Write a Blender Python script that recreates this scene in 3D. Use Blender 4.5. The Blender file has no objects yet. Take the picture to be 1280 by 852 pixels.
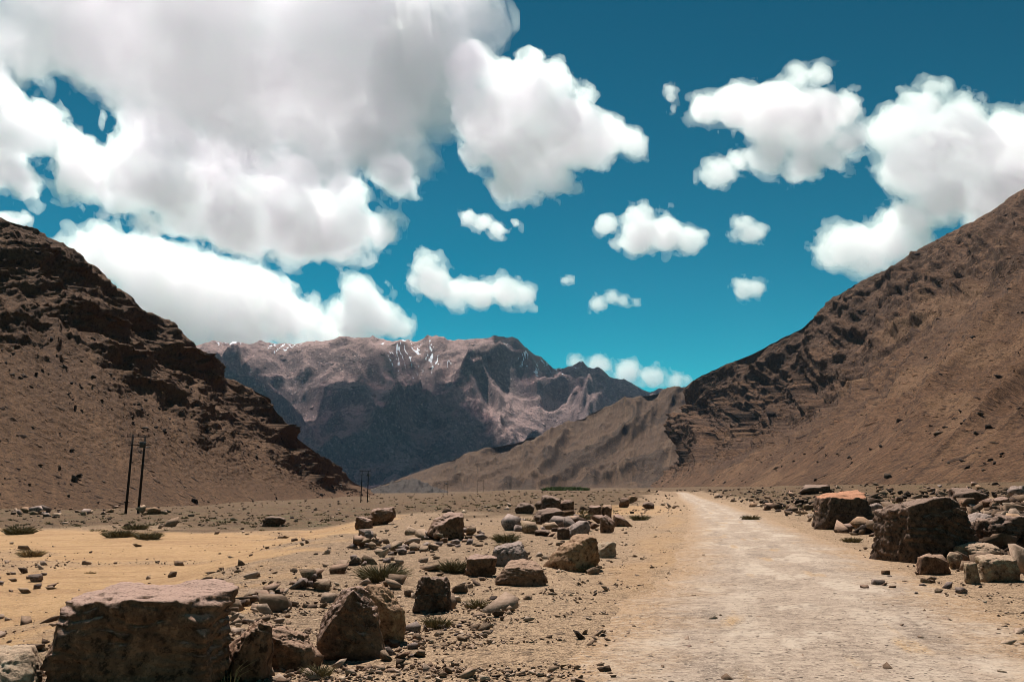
import bpy, bmesh, math, random, time
import numpy as np
from mathutils import Vector, Matrix
T0 = time.time()
sc = bpy.context.scene
COL = sc.collection

# ------------------------------------------------------------------ camera
F, CX, CY, HOR, CH = 1245.0, 640.0, 426.0, 608.0, 1.7      # focal length and frame in photo pixels
PITCH = math.atan((HOR - CY) / F)
cam = bpy.data.cameras.new('camera')
camo = bpy.data.objects.new('camera', cam)
COL.objects.link(camo)
cam.sensor_width = 36.0
cam.lens = 36.0 * F / 1280.0
cam.clip_start, cam.clip_end = 0.1, 90000.0
camo.location = (0, 0, CH)
camo.rotation_euler = (math.pi / 2 + PITCH, 0, 0)
sc.camera = camo

# ------------------------------------------------------------------ sun, sky, exposure
SUN_EL, SUN_AZ = 60.0, -17.0            # degrees; azimuth measured from the view direction, left is negative
el, az = math.radians(SUN_EL), math.radians(SUN_AZ)
SUN = Vector((math.sin(az) * math.cos(el), math.cos(az) * math.cos(el), math.sin(el)))
sun = bpy.data.lights.new('sun', 'SUN')
sun.energy = 5.0
sun.angle = math.radians(0.5)
sun.color = (1.0, 0.94, 0.90)
suno = bpy.data.objects.new('sun', sun)
COL.objects.link(suno)
suno.rotation_euler = SUN.to_track_quat('Z', 'Y').to_euler()

world = bpy.data.worlds.new('World')
sc.world = world
world.use_nodes = True
wt = world.node_tree
bg = wt.nodes['Background']
sky = wt.nodes.new('ShaderNodeTexSky')
sky.sky_type = 'NISHITA'
sky.sun_disc = False
sky.sun_elevation = el
sky.sun_rotation = az
sky.altitude = 3800.0
sky.air_density = 1.0
sky.dust_density = 0.0
sky.ozone_density = 3.0
tint = wt.nodes.new('ShaderNodeMix')
tint.data_type = 'RGBA'
tint.blend_type = 'MULTIPLY'
tint.inputs[0].default_value = 1.0
tint.inputs[7].default_value = (0.10, 13.6, 7.7, 1.0)        # the photograph's teal grade of the sky
scl = wt.nodes.new('ShaderNodeMix')
scl.data_type = 'RGBA'
scl.blend_type = 'MULTIPLY'
scl.inputs[0].default_value = 1.0
scl.inputs[7].default_value = (0.1, 0.1, 0.1, 1.0)
gam = wt.nodes.new('ShaderNodeGamma')                       # the grade's contrast: deeper toward the zenith
gam.inputs[1].default_value = 1.7
wt.links.new(sky.outputs[0], scl.inputs[6])
wt.links.new(scl.outputs[2], gam.inputs[0])
wt.links.new(gam.outputs[0], tint.inputs[6])
wt.links.new(tint.outputs[2], bg.inputs[0])
bg.inputs[1].default_value = 0.075

vs = sc.view_settings
vs.view_transform = 'Standard'
vs.look = 'None'
vs.exposure = 0.5
vs.gamma = 1.0
vs.use_curve_mapping = False
sc.cycles.max_bounces = 40
sc.cycles.diffuse_bounces = 4
sc.cycles.volume_bounces = 40
sc.cycles.use_denoising = True
sc.cycles.filter_width = 0.9

# ------------------------------------------------------------------ numpy helpers
def sstep(a, b, x):
    t = np.clip((x - a) / (b - a), 0, 1)
    return t * t * (3 - 2 * t)

def _hash(ix, iy, iz, seed):
    h = (ix * 374761393 + iy * 668265263 + iz * 1440662683 + seed * 1274126177) & 0xffffffff
    h = ((h ^ (h >> 13)) * 1274126177) & 0xffffffff
    h = ((h ^ (h >> 15)) * 2246822519) & 0xffffffff
    return ((h ^ (h >> 16)) & 0xffff) / 65535.0

def noise2(x, y, seed=0):
    ix = np.floor(x).astype(np.int64); iy = np.floor(y).astype(np.int64)
    fx = x - ix; fy = y - iy
    ux = fx * fx * fx * (fx * (fx * 6 - 15) + 10); uy = fy * fy * fy * (fy * (fy * 6 - 15) + 10)
    def g(a, b):
        ang = _hash(ix + a, iy + b, ix * 0, seed) * 6.2831853
        return np.cos(ang) * (fx - a) + np.sin(ang) * (fy - b)
    return 1.5 * ((g(0, 0) * (1 - ux) + g(1, 0) * ux) * (1 - uy) + (g(0, 1) * (1 - ux) + g(1, 1) * ux) * uy)

def noise3(p, seed=0):
    i = np.floor(p).astype(np.int64)
    f = p - i
    u = f * f * f * (f * (f * 6 - 15) + 10)
    r = 0
    for a in (0, 1):
        for b in (0, 1):
            for c in (0, 1):
                w = (u[:, 0] if a else 1 - u[:, 0]) * (u[:, 1] if b else 1 - u[:, 1]) * (u[:, 2] if c else 1 - u[:, 2])
                r = r + w * _hash(i[:, 0] + a, i[:, 1] + b, i[:, 2] + c, seed)
    return r * 2 - 1

def fbm2(x, y, octs=5, seed=0, gain=0.5):
    r = 0; a = 1.0
    for o in range(octs):
        r = r + a * noise2(x, y, seed + o * 17)
        a *= gain; x = x * 2.03 + 13.7; y = y * 2.03 - 7.1
    return r

def ridged2(x, y, octs=5, seed=0, gain=0.5):
    r = 0; a = 1.0; w = 1.0
    for o in range(octs):
        n = 1 - np.abs(noise2(x, y, seed + o * 17)) * 1.6
        n = n * n * w
        w = np.clip(n * 1.6, 0, 1)
        r = r + a * n
        a *= gain; x = x * 2.07 + 5.3; y = y * 2.07 + 3.1
    return r

def ray(px, py):
    x = (px - CX) / F; y = (CY - py) / F
    c, s = math.cos(PITCH), math.sin(PITCH)
    v = np.array([x, c - y * s, s + y * c])
    return v / v[1]                       # unit depth along world Y

def at(px, py, Y):
    return ray(px, py) * Y + np.array([0, 0, CH])

def mesh_obj(name, verts, faces, mat=None, parent=None, smooth=True):
    me = bpy.data.meshes.new(name)
    verts = np.asarray(verts, dtype=np.float32); faces = np.asarray(faces, dtype=np.int32)
    k = faces.shape[1]
    me.vertices.add(len(verts)); me.vertices.foreach_set('co', verts.ravel())
    me.loops.add(faces.size); me.loops.foreach_set('vertex_index', faces.ravel())
    me.polygons.add(len(faces))
    me.polygons.foreach_set('loop_start', np.arange(0, faces.size, k, dtype=np.int32))
    me.polygons.foreach_set('loop_total', np.full(len(faces), k, dtype=np.int32))
    if smooth:
        me.polygons.foreach_set('use_smooth', np.ones(len(faces), dtype=bool))
    me.update(calc_edges=True)
    if mat: me.materials.append(mat)
    ob = bpy.data.objects.new(name, me)
    COL.objects.link(ob)
    if parent: ob.parent = parent
    return ob

def attr(ob, name, vals):
    a = ob.data.attributes.new(name, 'FLOAT', 'POINT')
    a.data.foreach_set('value', np.asarray(vals, dtype=np.float32).ravel())

def grid_faces(nu, nv):
    i = np.arange(nu - 1)[:, None] * nv + np.arange(nv - 1)[None, :]
    return np.stack([i, i + nv, i + nv + 1, i + 1], -1).reshape(-1, 4)

def tag(o, label, cat, group=None):
    o['label'] = label; o['category'] = cat
    if group: o['group'] = group
    return o

def structure(o, label=None):
    o['kind'] = 'structure'
    if label: o['label'] = label
    return o

# ------------------------------------------------------------------ material helper
class NT:
    def __init__(self, name):
        self.m = bpy.data.materials.new(name)
        self.m.use_nodes = True
        self.t = self.m.node_tree
        self.b = self.t.nodes['Principled BSDF']
        self.b.inputs['Specular IOR Level'].default_value = 0.12
        self.b.inputs['Roughness'].default_value = 0.92
    def n(self, typ, **kw):
        x = self.t.nodes.new('ShaderNode' + typ)
        for k, v in kw.items(): setattr(x, k, v)
        return x
    def link(self, a, b): self.t.links.new(a, b)
    def put(self, sock, v):
        if hasattr(v, 'links') or hasattr(v, 'is_linked'): self.link(v, sock)
        else: sock.default_value = v
    def coord(self, kind='Object', scale=None):
        c = self.n('TexCoord').outputs[kind]
        if scale is None: return c
        mp = self.n('Mapping'); self.link(c, mp.inputs[0]); mp.inputs['Scale'].default_value = scale
        return mp.outputs[0]
    def attr(self, name): return self.n('Attribute', attribute_name=name).outputs['Fac']
    def noise(self, vec, scale, detail=5, rough=0.55, dist=0.0):
        x = self.n('TexNoise'); self.link(vec, x.inputs['Vector'])
        x.inputs['Scale'].default_value = scale; x.inputs['Detail'].default_value = detail
        x.inputs['Roughness'].default_value = rough; x.inputs['Distortion'].default_value = dist
        return x.outputs['Fac']
    def voro(self, vec, scale, feature='F1', out='Distance', rand=1.0):
        x = self.n('TexVoronoi', feature=feature); self.link(vec, x.inputs['Vector'])
        x.inputs['Scale'].default_value = scale; x.inputs['Randomness'].default_value = rand
        return x.outputs[out]
    def ramp(self, v, stops):
        r = self.n('ValToRGB'); self.link(v, r.inputs[0])
        e = r.color_ramp.elements
        while len(e) < len(stops): e.new(0.5)
        for k, (p, c) in zip(e, stops):
            k.position = p
            k.color = (c, c, c, 1) if isinstance(c, (int, float)) else (*c, 1)
        return r.outputs[0]
    def mapr(self, v, a, b, c=0.0, d=1.0):
        r = self.n('MapRange', interpolation_type='SMOOTHSTEP'); self.link(v, r.inputs[0])
        for i, x in enumerate((a, b, c, d)): r.inputs[i + 1].default_value = x
        return r.outputs[0]
    def math(self, op, a, b=0.0, clamp=False):
        r = self.n('Math', operation=op, use_clamp=clamp)
        self.put(r.inputs[0], a); self.put(r.inputs[1], b)
        return r.outputs[0]
    def mix(self, fac, a, b, mode='MIX'):
        r = self.n('Mix', data_type='RGBA', blend_type=mode)
        self.put(r.inputs[0], fac)
        for s, v in ((6, a), (7, b)):
            if isinstance(v, tuple): v = (*v, 1) if len(v) == 3 else v
            self.put(r.inputs[s], v)
        return r.outputs[2]
    def pebbles(self, vec, scale, thr, size, dark, light):
        """scattered grains: mask, colour, height"""
        v = self.n('TexVoronoi', feature='F1'); self.link(vec, v.inputs['Vector']); v.inputs['Scale'].default_value = scale
        sp = self.n('SeparateColor'); self.link(v.outputs['Color'], sp.inputs[0])
        on = self.math('GREATER_THAN', sp.outputs[0], thr)
        rad = self.math('MULTIPLY_ADD', sp.outputs[2], size * .6); self.t.nodes[-1].inputs[2].default_value = size * .55
        d = self.math('DIVIDE', v.outputs['Distance'], rad)
        mk = self.math('MULTIPLY', on, self.mapr(d, 1.0, .75))
        h = self.math('MULTIPLY', on, self.mapr(d, 1.0, .2))
        return mk, self.mix(sp.outputs[1], dark, light), h
    def base(self, c, gain=None):
        if isinstance(c, tuple): c = (*c[:3], 1)
        if gain: c = self.mix(1.0, c, gain, 'MULTIPLY')
        self.put(self.b.inputs['Base Color'], c)
    def bump(self, h, dist, strength=1.0, prev=None):
        b = self.n('Bump'); self.link(h, b.inputs['Height'])
        b.inputs['Distance'].default_value = dist; b.inputs['Strength'].default_value = strength
        if prev is not None: self.link(prev, b.inputs['Normal'])
        return b.outputs[0]
    def normal(self, nrm): self.link(nrm, self.b.inputs['Normal'])

# ------------------------------------------------------------------ ground shape
ROAD_Y = np.array([-60, 0, 8.7, 23, 50, 96, 150, 211, 300, 420])
ROAD_X = np.array([-8.0, 1.3, 2.8, 6.1, 10.9, 18.6, 26.6, 36.6, 50.5, 68.0])
def road_x(y): return np.interp(y, ROAD_Y, ROAD_X)

def ground_z(x, y, fine=True):
    x = np.asarray(x, dtype=np.float64); y = np.asarray(y, dtype=np.float64)
    r = np.hypot(x, y)
    edge = -3.6 - 0.05 * np.clip(y, 0, 120) + 1.0 * noise2(x * 0 + 3.3, y * 0.12, 5)
    d = x - edge
    z = -0.9 * sstep(0.0, -5.5, d) * sstep(4, 13, y)
    off = x - road_x(y)
    bank = np.clip(off - 3.8, 0, None)
    z += 2.4 * (1 - np.exp(-0.055 * bank)) * sstep(5, 35, y)
    z += -2.0 * sstep(70, 240, y) * sstep(-10, -50, x)
    z += -2.6 * sstep(180, 1300, r) - 6.0 * sstep(1300, 6000, r)
    off_road = sstep(2.0, 5.0, np.abs(off))
    z += 0.10 * fbm2(x * 0.16, y * 0.16, 4, 21) * (0.25 + 0.75 * off_road)
    z += 0.5 * fbm2(x * 0.018, y * 0.018, 3, 44) * sstep(40, 140, r) * off_road
    if fine:
        k = sstep(60, 15, r)
        z += 0.022 * fbm2(x * 1.3, y * 1.3, 4, 31) * k * (0.35 + 0.65 * off_road)
    return z

def p2g(px, py):
    """point of the ground seen at a pixel"""
    d = ray(px, py); lo, Y = 2.0, 2.0
    while Y < 3000:
        p = d * Y
        if p[2] + CH < float(ground_z(p[0], p[1], False)):
            break
        lo, Y = Y, Y * 1.03
    for _ in range(20):
        m = 0.5 * (lo + Y); p = d * m
        if p[2] + CH < float(ground_z(p[0], p[1], False)): Y = m
        else: lo = m
    p = d * Y
    return np.array([p[0], p[1], float(ground_z(p[0], p[1]))])

# ------------------------------------------------------------------ ground material and mesh
def ground_material():
    m = NT('dry_ground')
    c = m.coord('Object')
    big = m.noise(c, 0.09, 5)
    mid = m.noise(c, 0.9, 6, 0.6)
    fine = m.noise(c, 9.0, 6, 0.65)
    grit = m.noise(c, 42.0, 4, 0.7)
    gravel = m.mix(mid, (0.20, 0.145, 0.10), (0.40, 0.30, 0.21))
    gravel = m.mix(m.mapr(big, .4, .65), gravel, (0.33, 0.24, 0.155))
    sand = m.mix(m.mapr(mid, .3, .7), (0.54, 0.37, 0.195), (0.63, 0.445, 0.25))
    sand = m.mix(m.mapr(m.noise(m.coord('Object', (.5, 2.2, 1)), 0.35, 5), .45, .62), sand, (0.47, 0.31, 0.165))
    scrub = m.mix(m.mapr(mid, .35, .65), (0.075, 0.047, 0.025), (0.14, 0.09, 0.048))
    scrub = m.mix(m.mapr(m.noise(c, 0.35, 6, .7), .52, .68), scrub, (0.085, 0.085, 0.035))
    pale = m.mix(m.mapr(mid, .3, .7), (0.45, 0.34, 0.235), (0.55, 0.43, 0.31))
    br = m.math('MULTIPLY_ADD', fine, .7); m.t.nodes[-1].inputs[2].default_value = -.35
    def mk(a):
        s = m.math('ADD', m.attr(a), br)
        s2 = m.math('ADD', s, m.math('SUBTRACT', m.math('MULTIPLY', mid, .9), .45))
        return m.mapr(s2, .12, .88)
    col = m.mix(mk('scrub'), gravel, scrub)
    col = m.mix(mk('sand'), col, sand)
    col = m.mix(mk('pale'), col, pale)
    greyg = m.mix(grit, (0.17, 0.135, 0.105), (0.38, 0.30, 0.225))
    col = m.mix(mk('grey'), col, greyg)
    g2 = m.noise(c, 3.2, 5, .7)
    col = m.mix(m.math('MULTIPLY', m.mapr(g2, .505, .60), .55), col, (0.17, 0.12, 0.08))
    col = m.mix(m.math('MULTIPLY', m.mapr(g2, .485, .40), .5), col, (0.58, 0.45, 0.33))
    col = m.mix(m.math('MULTIPLY', m.mapr(fine, .505, .61), .7), col, (0.13, 0.095, 0.065))
    col = m.mix(m.math('MULTIPLY', m.mapr(fine, .48, .39), .5), col, (0.60, 0.48, 0.36))
    col = m.mix(m.mapr(grit, .505, .60), col, (0.11, 0.08, 0.058))
    col = m.mix(m.mapr(grit, .475, .38), col, (0.62, 0.50, 0.38))
    col = m.mix(m.math('MULTIPLY', mk('scrub'), .86), col, scrub)
    col = m.mix(m.math('MULTIPLY', mk('sand'), .45), col, sand)
    k1, c1, h1 = m.pebbles(c, 16, .62, .42, (.09, .065, .05), (.66, .53, .41))
    k2, c2, h2 = m.pebbles(c, 5.0, .72, .36, (.07, .05, .038), (.60, .48, .37))
    few = m.math('SUBTRACT', 1.0, m.math('MULTIPLY', mk('sand'), .8))
    k1 = m.math('MULTIPLY', k1, few); k2 = m.math('MULTIPLY', k2, few)
    col = m.mix(k1, col, c1); col = m.mix(k2, col, c2)
    m.base(col, (.80, .69, .57))
    n1 = m.bump(fine, 0.06, 1.0)
    n2 = m.bump(grit, 0.02, 1.0, n1)
    n3 = m.bump(h1, .02, 1.0, n2)
    m.normal(m.bump(m.math('MULTIPLY', h2, few), .06, 1.0, n3))
    return m.m

def build_ground():
    th = np.concatenate([np.linspace(-180, -48, 60, endpoint=False), np.linspace(-48, -31, 60, endpoint=False),
                         np.linspace(-31, 31, 340, endpoint=False), np.linspace(31, 48, 60, endpoint=False), np.linspace(48, 180, 61)])
    th = np.radians(th)
    r = np.concatenate([np.linspace(0.4, 5.5, 14, endpoint=False), np.geomspace(5.5, 160, 250, endpoint=False), np.geomspace(160, 14000, 90)])
    TH, R = np.meshgrid(th, r, indexing='ij')
    x = np.sin(TH) * R; y = np.cos(TH) * R
    z = ground_z(x, y)
    ob = mesh_obj('ground', np.stack([x, y, z], -1).reshape(-1, 3), grid_faces(len(th), len(r)), ground_material())
    off = x - road_x(y)
    nb = fbm2(x * .11, y * .11, 4, 71)
    ns = fbm2(x * .35, y * .22, 4, 72)
    edge = -4.2 - 0.035 * np.clip(y, 0, 120)
    sand = sstep(0.8, -2.2, x - edge + 2.4 * ns) * sstep(66, 56, y + 5 * nb - 0.05 * x) * sstep(5, 10, y)
    sand *= 1 - .5 * sstep(.2, .5, fbm2(x * .13, y * .13, 4, 81))
    sand = np.maximum(sand, .75 * sstep(3.6, 2.2, np.abs(off + 6.3 + ns)) * sstep(55, 66, y) * sstep(100, 88, y))
    sand = np.maximum(sand, .62 * np.exp(-((off + 2.9 + .5 * ns) / .75) ** 2) * sstep(10, 20, y) * sstep(130, 60, y) * sstep(-.3, .3, nb + .25))
    scrub = 1.25 * sstep(54, 74, y + 8 * nb) * sstep(5.0, 9, np.abs(off + 1.0) + nb * 2)
    pale = sstep(6.0, 3.2, np.abs(off + .9) + 1.3 * ns) * sstep(240, 120, y)
    grey = np.exp(-((x + 52) / 13) ** 2 - ((y - 104) / 7) ** 2) + .35 * sstep(.2, .5, fbm2(x * .13, y * .13, 4, 81)) * sstep(0, -2, x - edge) * sstep(60, 50, y)
    for n_, v in (('sand', sand), ('scrub', scrub), ('pale', pale), ('grey', grey)): attr(ob, n_, v)
    structure(ob, 'dry stony valley floor of gravel and yellow sand')
    return ob

def build_road():
    m = NT('road_dirt')
    c = m.coord('Object')
    mid = m.noise(c, 0.8, 6, .6); fine = m.noise(c, 8.0, 6, .65); grit = m.noise(c, 38.0, 4, .7)
    uv = m.coord('UV')
    col = m.mix(m.mapr(mid, .3, .7), (0.40, 0.33, 0.275), (0.54, 0.455, 0.385))
    pat = m.noise(m.coord('UV', (1.1, .33, 1)), 1.0, 5, .5)
    col = m.mix(m.math('MULTIPLY', m.mapr(pat, .54, .60), .85), col, (0.66, 0.585, 0.51))
    wx = m.n('SeparateXYZ'); m.link(uv, wx.inputs[0])
    wob = m.math('MULTIPLY', m.math('SUBTRACT', m.noise(m.coord('UV', (0, .12, 1)), 1.0, 2), .5), .8)
    tr = m.math('ABSOLUTE', m.math('SUBTRACT', m.math('ABSOLUTE', m.math('ADD', wx.outputs[0], wob)), .62))
    col = m.mix(m.math('MULTIPLY', m.mapr(tr, .30, .08), m.mapr(mid, .35, .6, .15, .6)), col, (0.64, 0.565, 0.49))
    col = m.mix(m.mapr(m.noise(m.coord('UV', (1.6, .22, 1)), 1.3, 4, .5), .58, .70), col, (0.56, 0.40, 0.235))
    col = m.mix(m.mapr(m.noise(m.coord('UV', (.9, .16, 1)), 1.7, 5, .6), .53, .66), col, (0.33, 0.275, 0.235))
    rough_ = m.mapr(m.math('ADD', grit, m.math('MULTIPLY', m.math('SUBTRACT', fine, .5), .5)), .58, .72)
    col = m.mix(m.math('MULTIPLY', rough_, m.mapr(pat, .60, .52)), col, (0.19, 0.155, 0.13))
    col = m.mix(m.mapr(grit, .46, .37), col, (0.66, 0.57, 0.49))
    ex = m.n('SeparateXYZ'); m.link(uv, ex.inputs[0])
    ed = m.math('ADD', m.math('ABSOLUTE', ex.outputs[0]), m.math('MULTIPLY', m.math('SUBTRACT', m.noise(c, .7, 6, .65), .5), 2.6))
    sh = m.mix(m.mapr(mid, .3, .7), (0.46, 0.32, 0.20), (0.565, 0.405, 0.262))
    sh = m.mix(m.mapr(grit, .525, .63), sh, (0.13, 0.095, 0.07))
    col = m.mix(m.mapr(ed, .8, 2.0), col, sh)
    g2 = m.noise(c, 2.6, 5, .7)
    col = m.mix(m.math('MULTIPLY', m.mapr(g2, .51, .64), .22), col, (0.26, 0.205, 0.16))
    col = m.mix(m.math('MULTIPLY', m.mapr(fine, .515, .63), .42), col, (0.20, 0.16, 0.13))
    col = m.mix(m.math('MULTIPLY', m.mapr(fine, .485, .40), .5), col, (0.66, 0.56, 0.47))
    k1, c1, h1 = m.pebbles(c, 20, .55, .40, (.10, .08, .068), (.66, .56, .48))
    k2, c2, h2 = m.pebbles(c, 6.5, .80, .30, (.07, .055, .045), (.60, .5, .42))
    smooth_ = m.mapr(pat, .62, .52)
    k1 = m.math('MULTIPLY', k1, smooth_)
    col = m.mix(k1, col, c1); col = m.mix(k2, col, c2)
    m.base(col, (.77, .70, .615))
    m.normal(m.bump(h2, .04, 1.0, m.bump(h1, .015, 1.0, m.bump(grit, 0.02, 1.0, m.bump(fine, 0.045, 1.0)))))
    ys = np.concatenate([np.linspace(-40, 4, 12, endpoint=False), np.geomspace(4, 330, 420)])
    s = np.linspace(-1, 1, 46)
    Y, S = np.meshgrid(ys, s, indexing='ij')
    hw = np.interp(Y, [0, 9, 23, 50, 96, 211, 330], [2.7, 2.7, 2.45, 2.2, 2.0, 1.9, 1.8])
    X = road_x(Y) + S * hw * 1.25
    Z = ground_z(X, Y) + 0.035 - 0.095 * np.abs(S) ** 4 + .02 * fbm2(X * .8, Y * .5, 3, 91) * np.abs(S) ** 2
    ob = mesh_obj('road', np.stack([X, Y, Z], -1).reshape(-1, 3), grid_faces(len(ys), len(s))[:, ::-1], m.m)
    uvl = ob.data.uv_layers.new(name='UVMap')
    vi = np.empty(len(ob.data.loops), dtype=np.int32); ob.data.loops.foreach_get('vertex_index', vi)
    uvl.data.foreach_set('uv', np.stack([(S * 2.5).ravel()[vi], Y.ravel()[vi]], -1).astype(np.float32).ravel())
    structure(ob, 'pale unpaved gravel road running up the valley')

# ------------------------------------------------------------------ mountains
def mountain_material(name, scree, scree2, rock, rock2, pale, scale, snow=False, gain=(.4, .37, .38)):
    """scale: size in metres of the coarse colour patches"""
    m = NT(name)
    c = m.coord('Object')
    uv = m.coord('UV')
    k = 1.0 / scale
    big = m.noise(c, k, 6, .6)
    mid = m.noise(c, 5 * k, 7, .65)
    fine = m.noise(c, 28 * k, 6, .7)
    grain = m.noise(c, 110 * k, 5, .7)
    streak = m.noise(m.coord('UV', (60, 5, 1)), 1.0, 6, .6, .4)
    streak2 = m.noise(m.coord('UV', (240, 14, 1)), 1.0, 4, .6, .3)
    s = m.mix(m.mapr(big, .35, .65), scree, scree2)
    s = m.mix(m.math('MULTIPLY', m.mapr(streak, .50, .66), .8), s, pale)
    s = m.mix(m.mapr(streak2, .48, .66), s, m.mix(.55, scree, rock))
    s = m.mix(m.math('MULTIPLY', m.mapr(m.noise(m.coord('UV', (22, 3, 1)), 1.0, 5, .6, .8), .52, .66), .7), s, m.mix(.6, scree, rock))
    r = m.mix(m.mapr(mid, .35, .65), rock, rock2)
    f = m.math('ADD', m.attr('rock'), m.math('SUBTRACT', m.math('MULTIPLY', mid, 1.0), .5))
    f = m.math('ADD', f, m.math('SUBTRACT', m.math('MULTIPLY', fine, .8), .4))
    col = m.mix(m.mapr(f, .38, .62), s, r)
    col = m.mix(m.mapr(m.math('ADD', m.attr('pale'), m.math('SUBTRACT', fine, .5)), .4, .7), col, pale)
    col = m.mix(m.math('MULTIPLY', m.mapr(fine, .52, .62), .75), col, tuple(.4 * v for v in scree))
    col = m.mix(m.math('MULTIPLY', m.mapr(fine, .475, .385), .5), col, pale)
    col = m.mix(m.math('MULTIPLY', m.mapr(grain, .505, .60), .7), col, tuple(.35 * v for v in scree))
    col = m.mix(m.math('MULTIPLY', m.mapr(grain, .48, .39), .45), col, pale)
    k1, c1, h1 = m.pebbles(c, 30 * k, .60, .42, tuple(.30 * v for v in scree), tuple(1.5 * v for v in scree2))
    k2, c2, h2 = m.pebbles(c, 9 * k, .80, .34, tuple(.22 * v for v in scree), tuple(1.0 * v for v in scree2))
    col = m.mix(m.math('MULTIPLY', k1, .85), col, c1); col = m.mix(m.math('MULTIPLY', k2, .9), col, c2)
    if snow:
        sn = m.math('ADD', m.attr('snow'), m.math('MULTIPLY', m.math('SUBTRACT', fine, .5), 1.3))
        col = m.mix(m.mapr(sn, .60, .70), col, (.7, .8, .82))
    m.base(col, gain)
    n1 = m.bump(mid, scale * .05, .7)
    n2 = m.bump(fine, scale * .018, 1.0, n1)
    n3 = m.bump(grain, scale * .007, 1.0, n2)
    n4 = m.bump(h1, scale * .012, 1.0, n3)
    m.normal(m.bump(h2, scale * .03, 1.0, n4))
    return m.m

def loft(name, crest, foot, nu, nv, prof, disp, mat, back=1.2, nback=40, sink=2.0, crest_rough=0.0, seed=1, label=None):
    """mountain side between a crest line and a foot line, with a far side falling away behind the crest"""
    C = np.array([at(*p) for p in crest]); Ft = np.array([at(*p) for p in foot])
    seg = np.linalg.norm(np.diff(np.array([p[:2] for p in crest], float), axis=0), axis=1) + 6
    t = np.concatenate([[0], np.cumsum(seg)]); t /= t[-1]
    u = np.linspace(0, 1, nu)
    def ip(A, smooth):
        a = np.stack([np.interp(u, t, A[:, k]) for k in range(3)], -1)
        w = max(1, int(nu * smooth)); ker = np.hanning(2 * w + 3); ker /= ker.sum()
        ap = np.pad(a, ((w + 1, w + 1), (0, 0)), mode='reflect', reflect_type='odd')
        return np.stack([np.convolve(ap[:, k], ker, 'valid') for k in range(3)], -1)
    C = ip(C, .004); Ft = ip(Ft, .05)
    Ft[:, 2] -= sink
    v = np.linspace(0, 1, nv)
    V = np.broadcast_to(v, (nu, nv)); U = np.broadcast_to(u[:, None], (nu, nv))
    P = C[:, None, :] + (Ft - C)[:, None, :] * v[None, :, None]
    q = prof(U, V)
    P[:, :, 2] = Ft[:, None, 2] + (C - Ft)[:, None, 2] * q
    L = np.linalg.norm((Ft - C)[:, :2], axis=1)
    H = (C - Ft)[:, 2]
    # far side
    d = (C - Ft)[:, :2] / L[:, None]
    vb = np.linspace(1, 0, nback, endpoint=False) ** 1.5
    B = np.repeat(C[:, None, :], nback, 1)
    B[:, :, :2] += d[:, None, :] * (H[:, None] * back * vb[None, :])[:, :, None]
    B[:, :, 2] -= H[:, None] * vb[None, :] * 1.05
    P = np.concatenate([B, P], 1); n = nback + nv
    U = np.broadcast_to(u[:, None], (nu, n)); V = np.concatenate([-np.broadcast_to(vb, (nu, nback)), V], 1)
    du = np.gradient(P, axis=0); dv = np.gradient(P, axis=1)
    for a in (du, dv):
        pass
    N = np.cross(du, dv); N /= np.linalg.norm(N, axis=2, keepdims=True) + 1e-9
    N[N[:, :, 2] < 0] *= -1
    D, rock, pale, snow = disp(U, V, P, N, H)
    P = P + D
    du = np.gradient(P, axis=0); dv = np.gradient(P, axis=1)
    N2 = np.cross(du, dv); N2 /= np.linalg.norm(N2, axis=2, keepdims=True) + 1e-9
    steep = 1 - np.abs(N2[:, :, 2])
    rk = rock(steep) if callable(rock) else rock
    ob = mesh_obj(name, P.reshape(-1, 3), grid_faces(nu, n), mat)
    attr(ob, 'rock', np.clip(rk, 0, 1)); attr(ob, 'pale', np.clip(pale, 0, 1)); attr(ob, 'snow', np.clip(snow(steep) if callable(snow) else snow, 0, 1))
    uvl = ob.data.uv_layers.new(name='UVMap')
    vi = np.empty(len(ob.data.loops), dtype=np.int32); ob.data.loops.foreach_get('vertex_index', vi)
    uvl.data.foreach_set('uv', np.stack([U.reshape(-1)[vi], V.reshape(-1)[vi]], -1).astype(np.float32).ravel())
    structure(ob, label)
    return ob, P, nback

def hump(x, c, w): return np.exp(-((x - c) / w) ** 2)

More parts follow.
